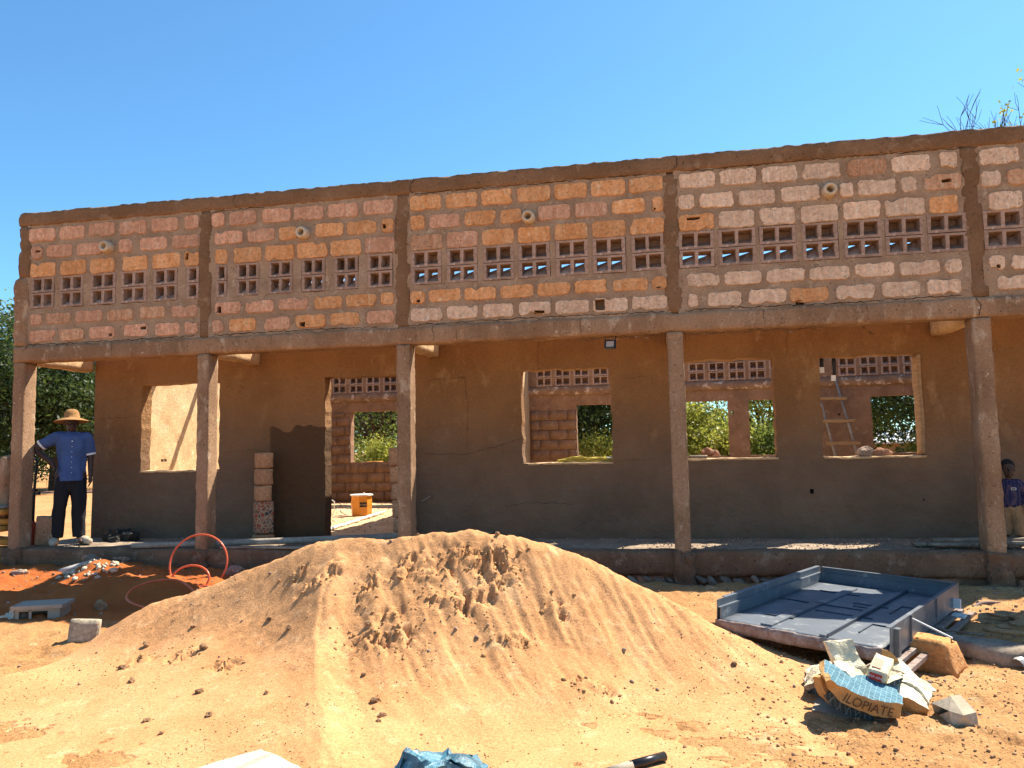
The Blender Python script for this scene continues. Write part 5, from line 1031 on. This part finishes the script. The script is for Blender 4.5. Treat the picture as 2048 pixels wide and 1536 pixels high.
def tree(lab, x, y, h, r, base=1.2, leaf=.13, n=9000, m=0, trunk=.16, seed=1, lean=(0, 0), limbs=7, rz=.75, name='tree', cl=.45, z0=-.42):
    n = int(n*1.7); rg = np.random.default_rng(seed); t = root(name, lab, 'tree' if name != 'bush' else 'bush', (x, y, z0), 'trees behind the building' if name == 'tree' else 'bushes behind the building')
    b = MB(); c = np.array([x+lean[0], y+lean[1], z0+h-r*rz])
    fork = Vector((x+lean[0]*.45, y+lean[1]*.45, z0+base)); tips = []
    if trunk: b.tube([(x, y, z0-.1), (x+lean[0]*.2, y, z0+base*.5), fork], [trunk*1.25, trunk, trunk*.85], 9)
    for k in range(limbs):
        a = 2*math.pi*(k+rg.random()*.7)/limbs; el = rg.random(); rr = r*(.55+.4*rg.random())
        e = Vector((c[0]+rr*math.cos(a)*math.cos(el*1.2), c[1]+rr*math.sin(a)*math.cos(el*1.2), c[2]+r*rz*(el*1.5-.65)))
        mid = fork.lerp(e, .5)+Vector((rg.normal()*.25, rg.normal()*.25, .2+rg.random()*.3))*r*.3
        if trunk: b.tube([fork-Vector((0, 0, .15)), fork.lerp(mid, .6), mid, e], [trunk*.6, trunk*.45, trunk*.3, trunk*.08], 6)
        for q in range(5):
            s_ = mid.lerp(e, rg.random()); e2 = s_+Vector((rg.normal(), rg.normal(), rg.normal()*.8+.15))*r*.30
            if trunk: b.tube([s_, s_.lerp(e2, .5)+Vector((0, 0, .05)), e2], [trunk*.16, trunk*.1, trunk*.03], 5)
            tips.append(e2[:])
    tips = np.array(tips); nc = max(30, int(n/90)); P = np.concatenate([tips, c+rg.normal(size=(nc, 3))*np.array([r, r, r*rz])*.48])
    P = P[(((P-c)/np.array([r, r, r*rz]))**2).sum(1) < 1.5]
    k = rg.integers(len(P), size=n); ctr = P[k]+rg.normal(size=(n, 3))*cl*np.array([1, 1, .6])
    ctr[:, 2] = np.maximum(ctr[:, 2], z0+.05)
    u = rg.normal(size=(n, 3)); u /= np.linalg.norm(u, axis=1)[:, None]; w_ = np.cross(u, rg.normal(size=(n, 3))); w_ /= np.linalg.norm(w_, axis=1)[:, None]
    s_ = leaf*.62*(.6+.8*rg.random(n))[:, None]
    V = np.stack([ctr-u*s_, ctr+w_*s_*.42, ctr+u*s_, ctr-w_*s_*.42], 1).reshape(-1, 3); F = np.arange(4*n).reshape(-1, 4)
    if trunk: obj('trunk', b.mesh('trunk', True), M_bark, parent=t)
    obj('crown', mesh_np('crown', V, F), M_leaf[m], parent=t)
    return t
tree('big dark tree with a straight trunk seen beyond the man in the straw hat', -18.2, 21.3, 7.6, 4.4, 2.0, .17, 17000, 0, .2, 1, limbs=9)
tree('dark tree just behind the end column', -20.4, 22.0, 7.0, 3.6, 2.0, .17, 12000, 0, .2, 2)
tree('loose lighter tree at the left edge of the photo', -26.0, 23.5, 9.2, 4.0, 2.2, .16, 9000, 2, .2, 3, cl=.6)
tree('wide dark tree left of the building hiding the horizon', -31, 30, 8.5, 5.0, 1.0, .2, 12000, 0, .2, 4)
tree('tree with a leaning forked trunk seen through the doorway', -2.55, 18, 6.5, 3.2, 1.9, .12, 4500, 2, .19, 5, lean=(.9, 0), cl=.5)
tree('very dark tree behind the leaning trunk seen through the doorway', -5.0, 27, 7.5, 4.2, .8, .17, 12000, 0, .2, 6)
tree('bright bush in the rear opening beyond the doorway', -1.2, 16.2, 1.9, .9, .2, .09, 3500, 1, .04, 7, name='bush', limbs=5, cl=.25)
tree('dense dark tree filling the middle rear opening', 5.6, 17.5, 6.5, 2.7, .5, .13, 13000, 0, .16, 8, cl=.4, rz=1.15)
tree('pale leafy bush under the dark tree in the middle rear opening', 5.9, 15.8, 1.9, .7, .2, .09, 2600, 1, .03, 9, name='bush', limbs=5, cl=.25)
tree('yellow-green tree just right of the fourth column in the rear opening', 8.6, 18, 3.7, 1.3, .6, .11, 5000, 1, .08, 10, cl=.28, rz=1.2)
tree('low olive bushes along the bottom of the rear opening right of the fourth column', 9.9, 17, 2.3, 1.1, .2, .10, 5000, 1, .05, 11, name='bush', limbs=6, cl=.3)
tree('small green tree between the two openings right of the fourth column', 9.3, 22, 2.9, 1.5, .6, .12, 4000, 2, .08, 12, cl=.3)
tree('dark-stemmed tree in the narrow rear opening', 11.35, 19, 5.2, 1.6, 1.3, .11, 3800, 1, .13, 13, cl=.35, rz=1.1)
tree('green bush at the foot of the dark-stemmed tree', 11.2, 16.6, 2.0, .9, .2, .09, 3200, 2, .04, 14, name='bush', limbs=5, cl=.28)
tree('dark broad tree in the rear opening behind the ladder', 16.9, 19, 6.4, 3.1, 2.0, .13, 13000, 0, .17, 15, cl=.4, rz=.8)
tree('sunlit leafy tree at the left of the rear opening behind the ladder', 14.3, 19.5, 4.4, 1.5, .8, .11, 5000, 2, .08, 16, cl=.3, rz=1.2)
tree('small bright bush in front of the distant white roof', 15.7, 17.2, 1.65, .55, .2, .08, 1800, 1, .03, 17, name='bush', limbs=4, cl=.2)
for k, (x, y, h, r, m) in enumerate([(-14, 38, 8, 5, 0), (-6, 44, 7, 5, 2), (1, 40, 7.5, 4.5, 0), (8, 38, 3.6, 3, 2), (13, 42, 2.9, 3, 1), (19, 46, 4, 4, 0), (26, 40, 8, 5, 0), (32, 34, 8, 5, 2), (-38, 40, 9, 6, 0), (-24, 42, 9, 6, 2)]):
    tree(['far dark tree on the horizon, left of the building', 'far green tree beyond the left room', 'far dark tree beyond the third column', 'far low tree beyond the middle opening', 'far pale tree beyond the fourth column', 'far dark tree beyond the white roof', 'far dark tree behind the right end of the building', 'far green tree behind the right edge of the photo', 'farthest dark tree at the left edge', 'far green tree behind the big dark trees on the left'][k], x, y, h, r, 1, .26, 4500, m, .15, 50+k, cl=.8)
# the leafless tree whose twigs top the roof line
t = root('bare_tree', 'tall nearly leafless tree whose twigs rise above the right end of the roof line', 'tree', (18.6, 17, -.42), 'trees behind the building')
b = MB(); rg = np.random.default_rng(77); tips = []
def grow(p, d, L, r, n):
    q = p+d*L; mid = p.lerp(q, .5)+Vector((rg.normal(), rg.normal(), rg.normal()))*L*.06
    b.tube([p, mid, q], [r, r*.85, r*.7], 5 if r < .05 else 7, cap=False)
    if n == 0: tips.append(q[:]); return
    for k in range(2 if rg.random() < .6 else 3):
        nd = (d+Vector((rg.normal()*.42, rg.normal()*.42, rg.normal()*.25+.12))).normalized(); grow(q, nd, L*(.68+.2*rg.random()), max(r*.62, .007), n-1)
grow(Vector((18.6, 17, -.5)), Vector((.05, 0, 1)), 3.4, .22, 0)
for d in ((-.55, 0, 1), (-.3, .1, 1), (-.12, .1, 1), (.05, -.1, 1), (.25, .1, 1), (-.42, -.2, 1), (.4, 0, 1)): grow(Vector((18.6, 17, 2.9)), Vector(d).normalized(), 1.8+rg.random()*.3, .11, 6)
obj('trunk', b.mesh('trunk'), M_bark, parent=t)
tips = np.array(tips); s = tips[(tips[:, 0] > 17.6) & (rg.random(len(tips)) < .14)]; n = len(s)*7
ctr = np.repeat(s, 7, 0)+rg.normal(size=(n, 3))*.12; u = rg.normal(size=(n, 3)); u /= np.linalg.norm(u, axis=1)[:, None]; w_ = np.cross(u, rg.normal(size=(n, 3))); w_ /= np.linalg.norm(w_, axis=1)[:, None]
obj('crown', mesh_np('crown', np.stack([ctr-u*.07, ctr+w_*.04, ctr+u*.07, ctr-w_*.04], 1).reshape(-1, 3), np.arange(4*n).reshape(-1, 4)), M_leaf[1], parent=t)
# a small house, kerbs and scraps far behind
t = root('far_house', 'small distant house with a white sheet roof behind the right-hand rear opening', 'house', (20.4, 36, -.45))
obj('wall', MB().box(18.6, 22.6, 36, 39, -.5, .95).mesh('wall'), mat('mud_wall', (.42, .22, .12), (.34, .17, .09), sc=2), parent=t)
obj('roof', MB().box(18.2, 23.0, 35.5, 37.5, .95, 1.05, TM(0, 0, 0)).add([(18.2, 35.5, 1.05), (23, 35.5, 1.05), (23, 39.5, 1.75), (18.2, 39.5, 1.75)], [(0, 1, 2, 3)]).mesh('roof'), M_white, parent=t)
obj('door', MB().box(20.2, 20.9, 35.97, 36.0, -.45, .7).mesh('door'), M_black, parent=t)
thing('kerb', rough_box(-26, -4, 18.6, 18.9, -.42, -.22, .3, .01, 3, .02, 700), plain('brown_kerb', (.30, .16, .11), .9), 'low reddish kerb in front of the trees left of the building', 'kerb')
thing('kerb', rough_box(-9, -1.2, 7.2, 7.4, -.42, -.36, .3, .01, 3, .02, 701), M_greywood, 'thin dark edging on the sunny ground behind the man', 'kerb')
t = root('far_stall', 'orange crate and grey tarpaulin on the ground far beyond the doorway', 'stall', (-.9, 14.2, -.4))
obj('crate', MB().box(-.95, -.55, 14, 14.4, .45, .8).mesh('crate'), M_or, parent=t); obj('table', MB().box(-2.0, -.4, 13.8, 14.5, .38, .45).box(-1.95, -1.9, 13.85, 13.9, -.42, .38).box(-.5, -.45, 13.85, 13.9, -.42, .38).mesh('table'), M_greywood, parent=t)
obj('tarpaulin', rough_box(-1.9, -1.1, 13.9, 14.4, .45, .72, .08, .05, 4, .05, 702), M_greycrate, parent=t)
stone('termite_mound', 9.4, 14.8, .55, (.16, .16, .45), 703, 'small brown mound seen over the sill right of the fourth column', M_dirtbrick, cat='mound')

# ------------------------------------------------------------------ people
def remesh(name, prims, vox, M, smooth=2, fold=None):
    """one continuous surface grown over capsules and ellipsoids"""
    bm = bmesh.new()
    for p in prims:
        if p[0] == 'c':                       # tapered capsule
            a, c, r0, r1 = Vector(p[1]), Vector(p[2]), p[3], p[4]; n = max(2, int((c-a).length/(min(r0, r1)*.35)))
            for k in range(n+1):
                f = k/n; q = a.lerp(c, f); rr = r0*(1-f)+r1*f; sc_ = p[5] if len(p) > 5 else (1, 1, 1)
                bmesh.ops.create_icosphere(bm, subdivisions=2, radius=1, matrix=Matrix.Translation(q) @ Matrix.Diagonal((rr*sc_[0], rr*sc_[1], rr*sc_[2], 1)))
        else:
            mm = Matrix.Translation(Vector(p[1])) @ (p[3].to_4x4() if len(p) > 3 else Matrix.Identity(4)) @ Matrix.Diagonal((*p[2], 1)); bmesh.ops.create_icosphere(bm, subdivisions=3, radius=1, matrix=mm)
    me = bpy.data.meshes.new(name); bm.to_mesh(me); bm.free(); o = bpy.data.objects.new(name, me); COL.objects.link(o)
    r = o.modifiers.new('r', 'REMESH'); r.mode = 'VOXEL'; r.voxel_size = vox
    s = o.modifiers.new('s', 'SMOOTH'); s.factor = .5; s.iterations = smooth
    dg = bpy.context.evaluated_depsgraph_get(); m2 = bpy.data.meshes.new_from_object(o.evaluated_get(dg)); bpy.data.objects.remove(o)
    n = len(m2.vertices); V = np.empty(n*3); m2.vertices.foreach_get('co', V); V = V.reshape(-1, 3)
    if fold:
        nn = np.empty(n*3); m2.vertices.foreach_get('normal', nn); V = V+nn.reshape(-1, 3)*fold(V)[:, None]
    V = np.array((M.to_3x3() @ Matrix(V.T.tolist()) if False else (np.array(M.to_3x3()) @ V.T).T+np.array(M.translation)))
    m2.vertices.foreach_set('co', V.ravel()); m2.polygons.foreach_set('use_smooth', [True]*len(m2.polygons)); m2.name = name; m2.update(); m2.materials.clear(); return m2
def hand(c, d, side, s=1., curl=.5, thumb=None):
    """palm and five fingers; d = direction the fingers point, side = palm width axis, n = palm normal"""
    c, d, side = Vector(c), Vector(d).normalized(), Vector(side).normalized(); n = d.cross(side).normalized(); P = []
    P.append(('c', c, c+d*.055*s, .024*s, .026*s)); P += [('c', c+d*.04*s+side*(k-1.5)*.019*s, c+d*.075*s+side*(k-1.5)*.019*s, .013*s, .011*s) for k in range(4)]
    for k, L in enumerate((.062, .072, .068, .052)):
        b_ = c+d*.075*s+side*(k-1.5)*.020*s; m_ = b_+(d*(1-curl*.3)+n*curl*.5)*L*.5*s; e = m_+(d*(1-curl)+n*curl)*L*.5*s
        P += [('c', b_, m_, .0098*s, .009*s), ('c', m_, e, .009*s, .0075*s)]
    tb = c+d*.02*s-side*.026*s; P += [('c', tb, tb+(d*.6-side*.8)*.035*s, .013*s, .011*s), ('c', tb+(d*.6-side*.8)*.035*s, tb+(d*1.1-side*.75)*.058*s, .011*s, .009*s)]
    return P
M_skin = plain('dark_skin', (.055, .028, .018), .5); M_hair = plain('black_hair', (.008, .007, .006), .9)
M_shirt = mat('blue_shirt', (.065, .115, .27), (.05, .09, .21), sc=4, fine=200, val=.08, bump=.2, bscale=30, rough=.85)
M_trouser = plain('black_trousers', (.010, .010, .013), .85); M_shoe = mat('dusty_shoe', (.58, .46, .34), (.44, .33, .22), sc=9); M_straw = mat('straw_hat', (.40, .22, .09), (.28, .145, .055), sc=8, streak=(1, 1, 14), bump=1, bscale=60)
def head_prims(c, s=1., yaw=0., tilt=0.):
    """skull, jaw, nose, brow, lips, ears; faces +y in local space"""
    Rm = Matrix.Rotation(yaw, 3, 'Z') @ Matrix.Rotation(tilt, 3, 'X'); c = Vector(c)
    def T(v): return c+Rm @ (Vector(v)*s)
    def E(v, r): return ('e', T(v), tuple(q*s for q in r), Rm)
    return [E((0, -.012, .03), (.076, .094, .088)), E((0, .022, -.045), (.056, .066, .062)), E((0, .05, -.085), (.028, .028, .020)), E((0, .08, .018), (.052, .018, .012)),
            ('c', T((0, .086, .012)), T((0, .106, -.028)), .009*s, .014*s), E((-.012, .092, -.032), (.010, .010, .008)), E((.012, .092, -.032), (.010, .010, .008)),
            E((0, .084, -.054), (.024, .012, .006)), E((0, .083, -.064), (.021, .012, .007)), E((-.044, .055, -.018), (.022, .02, .018)), E((.044, .055, -.018), (.022, .02, .018)),
            E((-.078, -.006, -.006), (.009, .020, .030)), E((.078, -.006, -.006), (.009, .020, .030))]
def eyes(parent, c, s, yaw, M):
    Rm = Matrix.Rotation(yaw, 3, 'Z'); c = Vector(c)
    b = MB(); k = MB()
    for e in (-1, 1):
        p = M @ (c+Rm @ (Vector((e*.031, .079, .0))*s)); q = M @ (c+Rm @ (Vector((e*.031, .0895, .0))*s))
        for mb, pt, r in ((b, p, .0105*s), (k, q, .0055*s)):
            bm = bmesh.new(); bmesh.ops.create_icosphere(bm, subdivisions=2, radius=r, matrix=Matrix.Translation(pt)); mb.add([v.co[:] for v in bm.verts], [tuple(v.index for v in f.verts) for f in bm.faces]); bm.free()
    obj('eyes', b.mesh('eyes', True), plain('eye_white', (.16, .13, .11), .3), parent=parent); obj('pupils', k.mesh('pupils', True), M_black, parent=parent)
# the man: local x = to the right in the photo is -x here, +y towards the camera
ang = math.atan2(-8.7, 7.4)-math.pi/2
PM = Matrix.Translation((.375, .47, .0)) @ Matrix.Rotation(ang, 4, 'Z')
# in local space facing +y, the photo's left is local +x
man = root('person', 'man in a straw hat and blue shirt with one hand on his hip', 'person', (.375, .47, 0))
sh = 1.385
body = head_prims((.012, .035, 1.53), 1.0, .12)
body += [('c', (0.005, 0, 1.36), (.01, .02, 1.47), .056, .05), ('c', (-.15, 0, sh-.04), (.16, 0, sh-.03), .06, .06), ('c', (0, 0, 1.30), (0, 0, 1.0), .12, .10, (1.25, .8, 1)), ('c', (0, 0, 1.0), (0, 0, .90), .125, .13, (1.15, .85, 1)),
         ('c', (.19, 0, sh-.03), (.41, -.05, 1.20), .052, .042), ('c', (.41, -.05, 1.20), (.225, .06, 1.045), .042, .029),      # arm to the hip
         ('c', (-.185, 0, sh-.035), (-.212, .0, 1.09), .050, .042), ('c', (-.212, 0, 1.09), (-.215, .05, .86), .040, .028),
         ('c', (.095, 0, .88), (.125, .02, .50), .088, .062), ('c', (.125, .02, .50), (.155, -.02, .10), .056, .038),
         ('c', (-.09, 0, .88), (-.095, .02, .50), .088, .062), ('c', (-.095, .02, .50), (-.105, -.02, .10), .056, .038),
         ('c', (.155, -.03, .055), (.17, .14, .035), .036, .03), ('c', (-.105, -.03, .055), (-.12, .14, .035), .036, .03)]
body += hand((.215, .075, 1.03), (-.35, .25, -.75), (.1, 1, .2), 1., .55)
body += hand((-.215, .055, .845), (0, .1, -1), (.1, 1, 0), 1., .45)
obj('body', remesh('body', body, .0055, PM, 3), M_skin, parent=man)
eyes(man, (.012, .035, 1.53), 1.0, .12, PM)
def cloth_fold(a, f, s): return lambda V: a*fbm(V*np.array([1, 1, .45]), f, 3, s)
shirt = [('c', (-.135, 0, sh-.035), (.15, 0, sh-.03), .083, .083, (1, 1, .95)), ('c', (0, .0, 1.30), (0, .0, 1.05), .148, .135, (1.25, .9, 1)), ('c', (0, .005, 1.05), (0, .005, .835), .138, .145, (1.2, .95, 1)),
         ('c', (.165, 0, sh-.03), (.315, -.03, 1.275), .078, .070), ('c', (-.165, 0, sh-.035), (-.207, 0, 1.17), .076, .066)]
def trim(me, M, tests):
    Mi = M.inverted(); bm = bmesh.new(); bm.from_mesh(me)
    for co, no in tests: bmesh.ops.bisect_plane(bm, geom=bm.verts[:]+bm.edges[:]+bm.faces[:], plane_co=M @ Vector(co), plane_no=M.to_3x3() @ Vector(no), clear_outer=True)
    bm.to_mesh(me); bm.free(); me.polygons.foreach_set('use_smooth', [True]*len(me.polygons)); return me
me = remesh('shirt', shirt, .008, PM, 3, cloth_fold(.011, 9, 3)); trim(me, PM, [((0, 0, .80), (0, 0, -1))])
so = obj('shirt', me, M_shirt, parent=man)
c = MB().tube([(.255, -.075, 1.30), (.30, -.01, 1.245), (.315, .03, 1.27), (.345, 0, 1.31), (.31, -.06, 1.34), (.255, -.075, 1.30)], .006, 6)
def cuff(p, d, r, w_=.012):
    d = Vector(d).normalized(); a = d.orthogonal().normalized(); b_ = d.cross(a); V = []; n = 20
    for q, rr in ((-w_, r*.995), (w_, r)):
        for k in range(n): V.append(PM @ (Vector(p)+d*q+(a*math.cos(2*math.pi*k/n)+b_*math.sin(2*math.pi*k/n))*rr))
    return V, [(k, (k+1) % n, n+(k+1) % n, n+k) for k in range(n)]
obj('cuff', MB().add(*cuff((.335, -.035, 1.258), (.15, -.03, -.12), .071)).mesh('cuff', True), M_white, parent=man)
obj('cuff', MB().add(*cuff((-.209, 0, 1.135), (-.04, 0, -.2), .066)).mesh('cuff', True), M_white, parent=man)
cb = MB(); cb.add([PM @ Vector(v) for v in [(.01, .085, 1.36), (.075, .055, 1.425), (.095, .085, 1.385), (.045, .125, 1.325), (-.075, .055, 1.425), (-.095, .085, 1.385), (-.03, .125, 1.325)]], [(0, 1, 2, 3), (0, 6, 5, 4)])
obj('collar', cb.mesh('collar'), M_shirt, parent=man)
b = MB()
for k in range(7):
    z = 1.30-.066*k; bm = bmesh.new(); bmesh.ops.create_icosphere(bm, subdivisions=1, radius=.0065, matrix=PM @ Matrix.Translation((.0, .130 if k < 3 else .135, z))); b.add([v.co[:] for v in bm.verts], [tuple(v.index for v in f.verts) for f in bm.faces]); bm.free()
obj('buttons', b.mesh('buttons', True), M_white, parent=man)
tr_ = [('c', (0, 0, .93), (0, 0, .84), .132, .140, (1.12, .9, 1)), ('c', (.085, 0, .82), (.12, .02, .50), .105, .088), ('c', (.12, .02, .50), (.150, -.01, .115), .085, .074), ('c', (-.08, 0, .82), (-.09, .02, .50), .105, .088), ('c', (-.09, .02, .50), (-.10, -.01, .115), .085, .074), ('e', (0, 0, .74), (.12, .10, .10))]
me = remesh('trousers', tr_, .009, PM, 3, cloth_fold(.013, 8, 9)); trim(me, PM, [((0, 0, .085), (0, 0, -1))]); obj('trousers', me, M_trouser, parent=man)
for x, q in ((.165, .02), (-.12, -.10)):
    obj('shoe', remesh('shoe', [('c', (x, -.055, .045), (x+q*.6, .09, .044), .052, .054), ('c', (x+q*.6, .09, .042), (x+q, .18, .034), .053, .040), ('c', (x, -.04, .06), (x, -.03, .1), .050, .046)], .008, PM, 2), M_shoe, parent=man)
HM = PM @ Matrix.Translation((.012, .025, 1.60)) @ Matrix.Rotation(R(5), 4, 'X')
pr = [(.0, .115), (.035, .113), (.065, .10), (.082, .07), (.090, .03), (.095, .0), (.13, -.012), (.17, -.028), (.205, -.045), (.207, -.05), (.17, -.034), (.13, -.018), (.09, -.006)]
me = MB().lathe([(max(r_, .0005), z) for r_, z in pr], 40, HM).mesh('straw_hat', True)
obj('straw_hat', me, M_straw, parent=man)
# the child behind the fifth column
KM = Matrix.Translation((11.40, .76, .035)) @ Matrix.Rotation(math.atan2(-9, -4.6)-math.pi/2, 4, 'Z')
kid = root('person', 'small child in a blue checked shirt and khaki trousers standing behind the fifth column', 'person', (11.40, .76, 0))
hc = (0.0, .02, .735)
kb = head_prims(hc, .80, .3)+[('c', (0, 0, .60), (0, .01, .69), .033, .032), ('c', (-.08, 0, .585), (.08, 0, .585), .04, .04), ('c', (0, 0, .55), (0, .0, .38), .078, .08, (1.15, .85, 1)),
      ('c', (.10, 0, .585), (.135, .0, .46), .032, .027), ('c', (.135, 0, .46), (.13, .05, .36), .026, .02), ('c', (-.10, 0, .585), (-.155, -.01, .47), .032, .027), ('c', (-.155, -.01, .47), (-.15, .03, .37), .026, .02),
      ('c', (.045, 0, .36), (.05, .0, .06), .055, .03), ('c', (-.045, 0, .36), (-.06, 0, .06), .055, .03), ('c', (.05, -.01, .025), (.055, .07, .02), .025, .022), ('c', (-.06, -.01, .025), (-.065, .07, .02), .025, .022)]
kb += hand((.13, .055, .345), (0, .2, -1), (0, 1, 0), .62, .4)+hand((-.15, .035, .36), (0, .1, -1), (0, 1, 0), .62, .4)
obj('body', remesh('body', kb, .005, KM, 2), M_skin, parent=kid); eyes(kid, hc, .80, .3, KM)
Rk = Matrix.Rotation(.3, 3, 'Z'); me = remesh('hair', [('e', Vector(hc)+Rk @ Vector((0, -.018, .034)), (.068, .080, .073), Rk)], .006, KM, 1); trim(me, KM, [(Vector(hc)+Rk @ Vector((0, .045, .04)), Rk @ Vector((0, .8, -.6)))]); obj('hair', me, M_hair, parent=kid)
M_check = grid_print('checked_cloth', (.018, .024, .085), (.085, .06, .10), 16); M_check.node_tree.nodes['Brick Texture'].inputs['Mortar Size'].default_value = .05
ks = [('c', (-.075, 0, .58), (.075, 0, .58), .052, .052), ('c', (0, 0, .55), (0, 0, .38), .092, .10, (1.15, .92, 1)), ('c', (.085, 0, .58), (.128, 0, .48), .046, .042), ('c', (-.085, 0, .58), (-.15, -.01, .47), .046, .042), ('c', (-.15, -.01, .47), (-.152, .02, .39), .040, .036)]
me = remesh('shirt', ks, .006, KM, 2, cloth_fold(.007, 14, 5)); trim(me, KM, [((0, 0, .335), (0, 0, -1))]); obj('shirt', me, M_check, parent=kid)
pk = MB(); Mk = KM @ Matrix.Translation((-.045, .083, .53)) @ Matrix.Rotation(R(90), 4, 'X'); pk.box(-.022, .022, -.012, .012, -.006, .010, Mk); pp = obj('pocket_patch', pk.mesh('pocket_patch'), M_white, parent=kid); pk = MB(); pk.box(-.017, .017, -.007, .007, -.0075, .0, Mk); obj('patch_centre', pk.mesh('patch_centre'), M_black, parent=pp)
kt = [('c', (0, 0, .38), (0, 0, .34), .085, .088, (1.1, .9, 1)), ('c', (.045, 0, .33), (.052, .0, .08), .066, .05), ('c', (-.045, 0, .33), (-.06, 0, .08), .066, .05)]
me = remesh('trousers', kt, .006, KM, 2, cloth_fold(.006, 12, 6)); trim(me, KM, [((0, 0, .045), (0, 0, -1))]); obj('trousers', me, mat('khaki_cloth', (.30, .19, .10), (.24, .15, .08), sc=5, bump=.2), parent=kid)
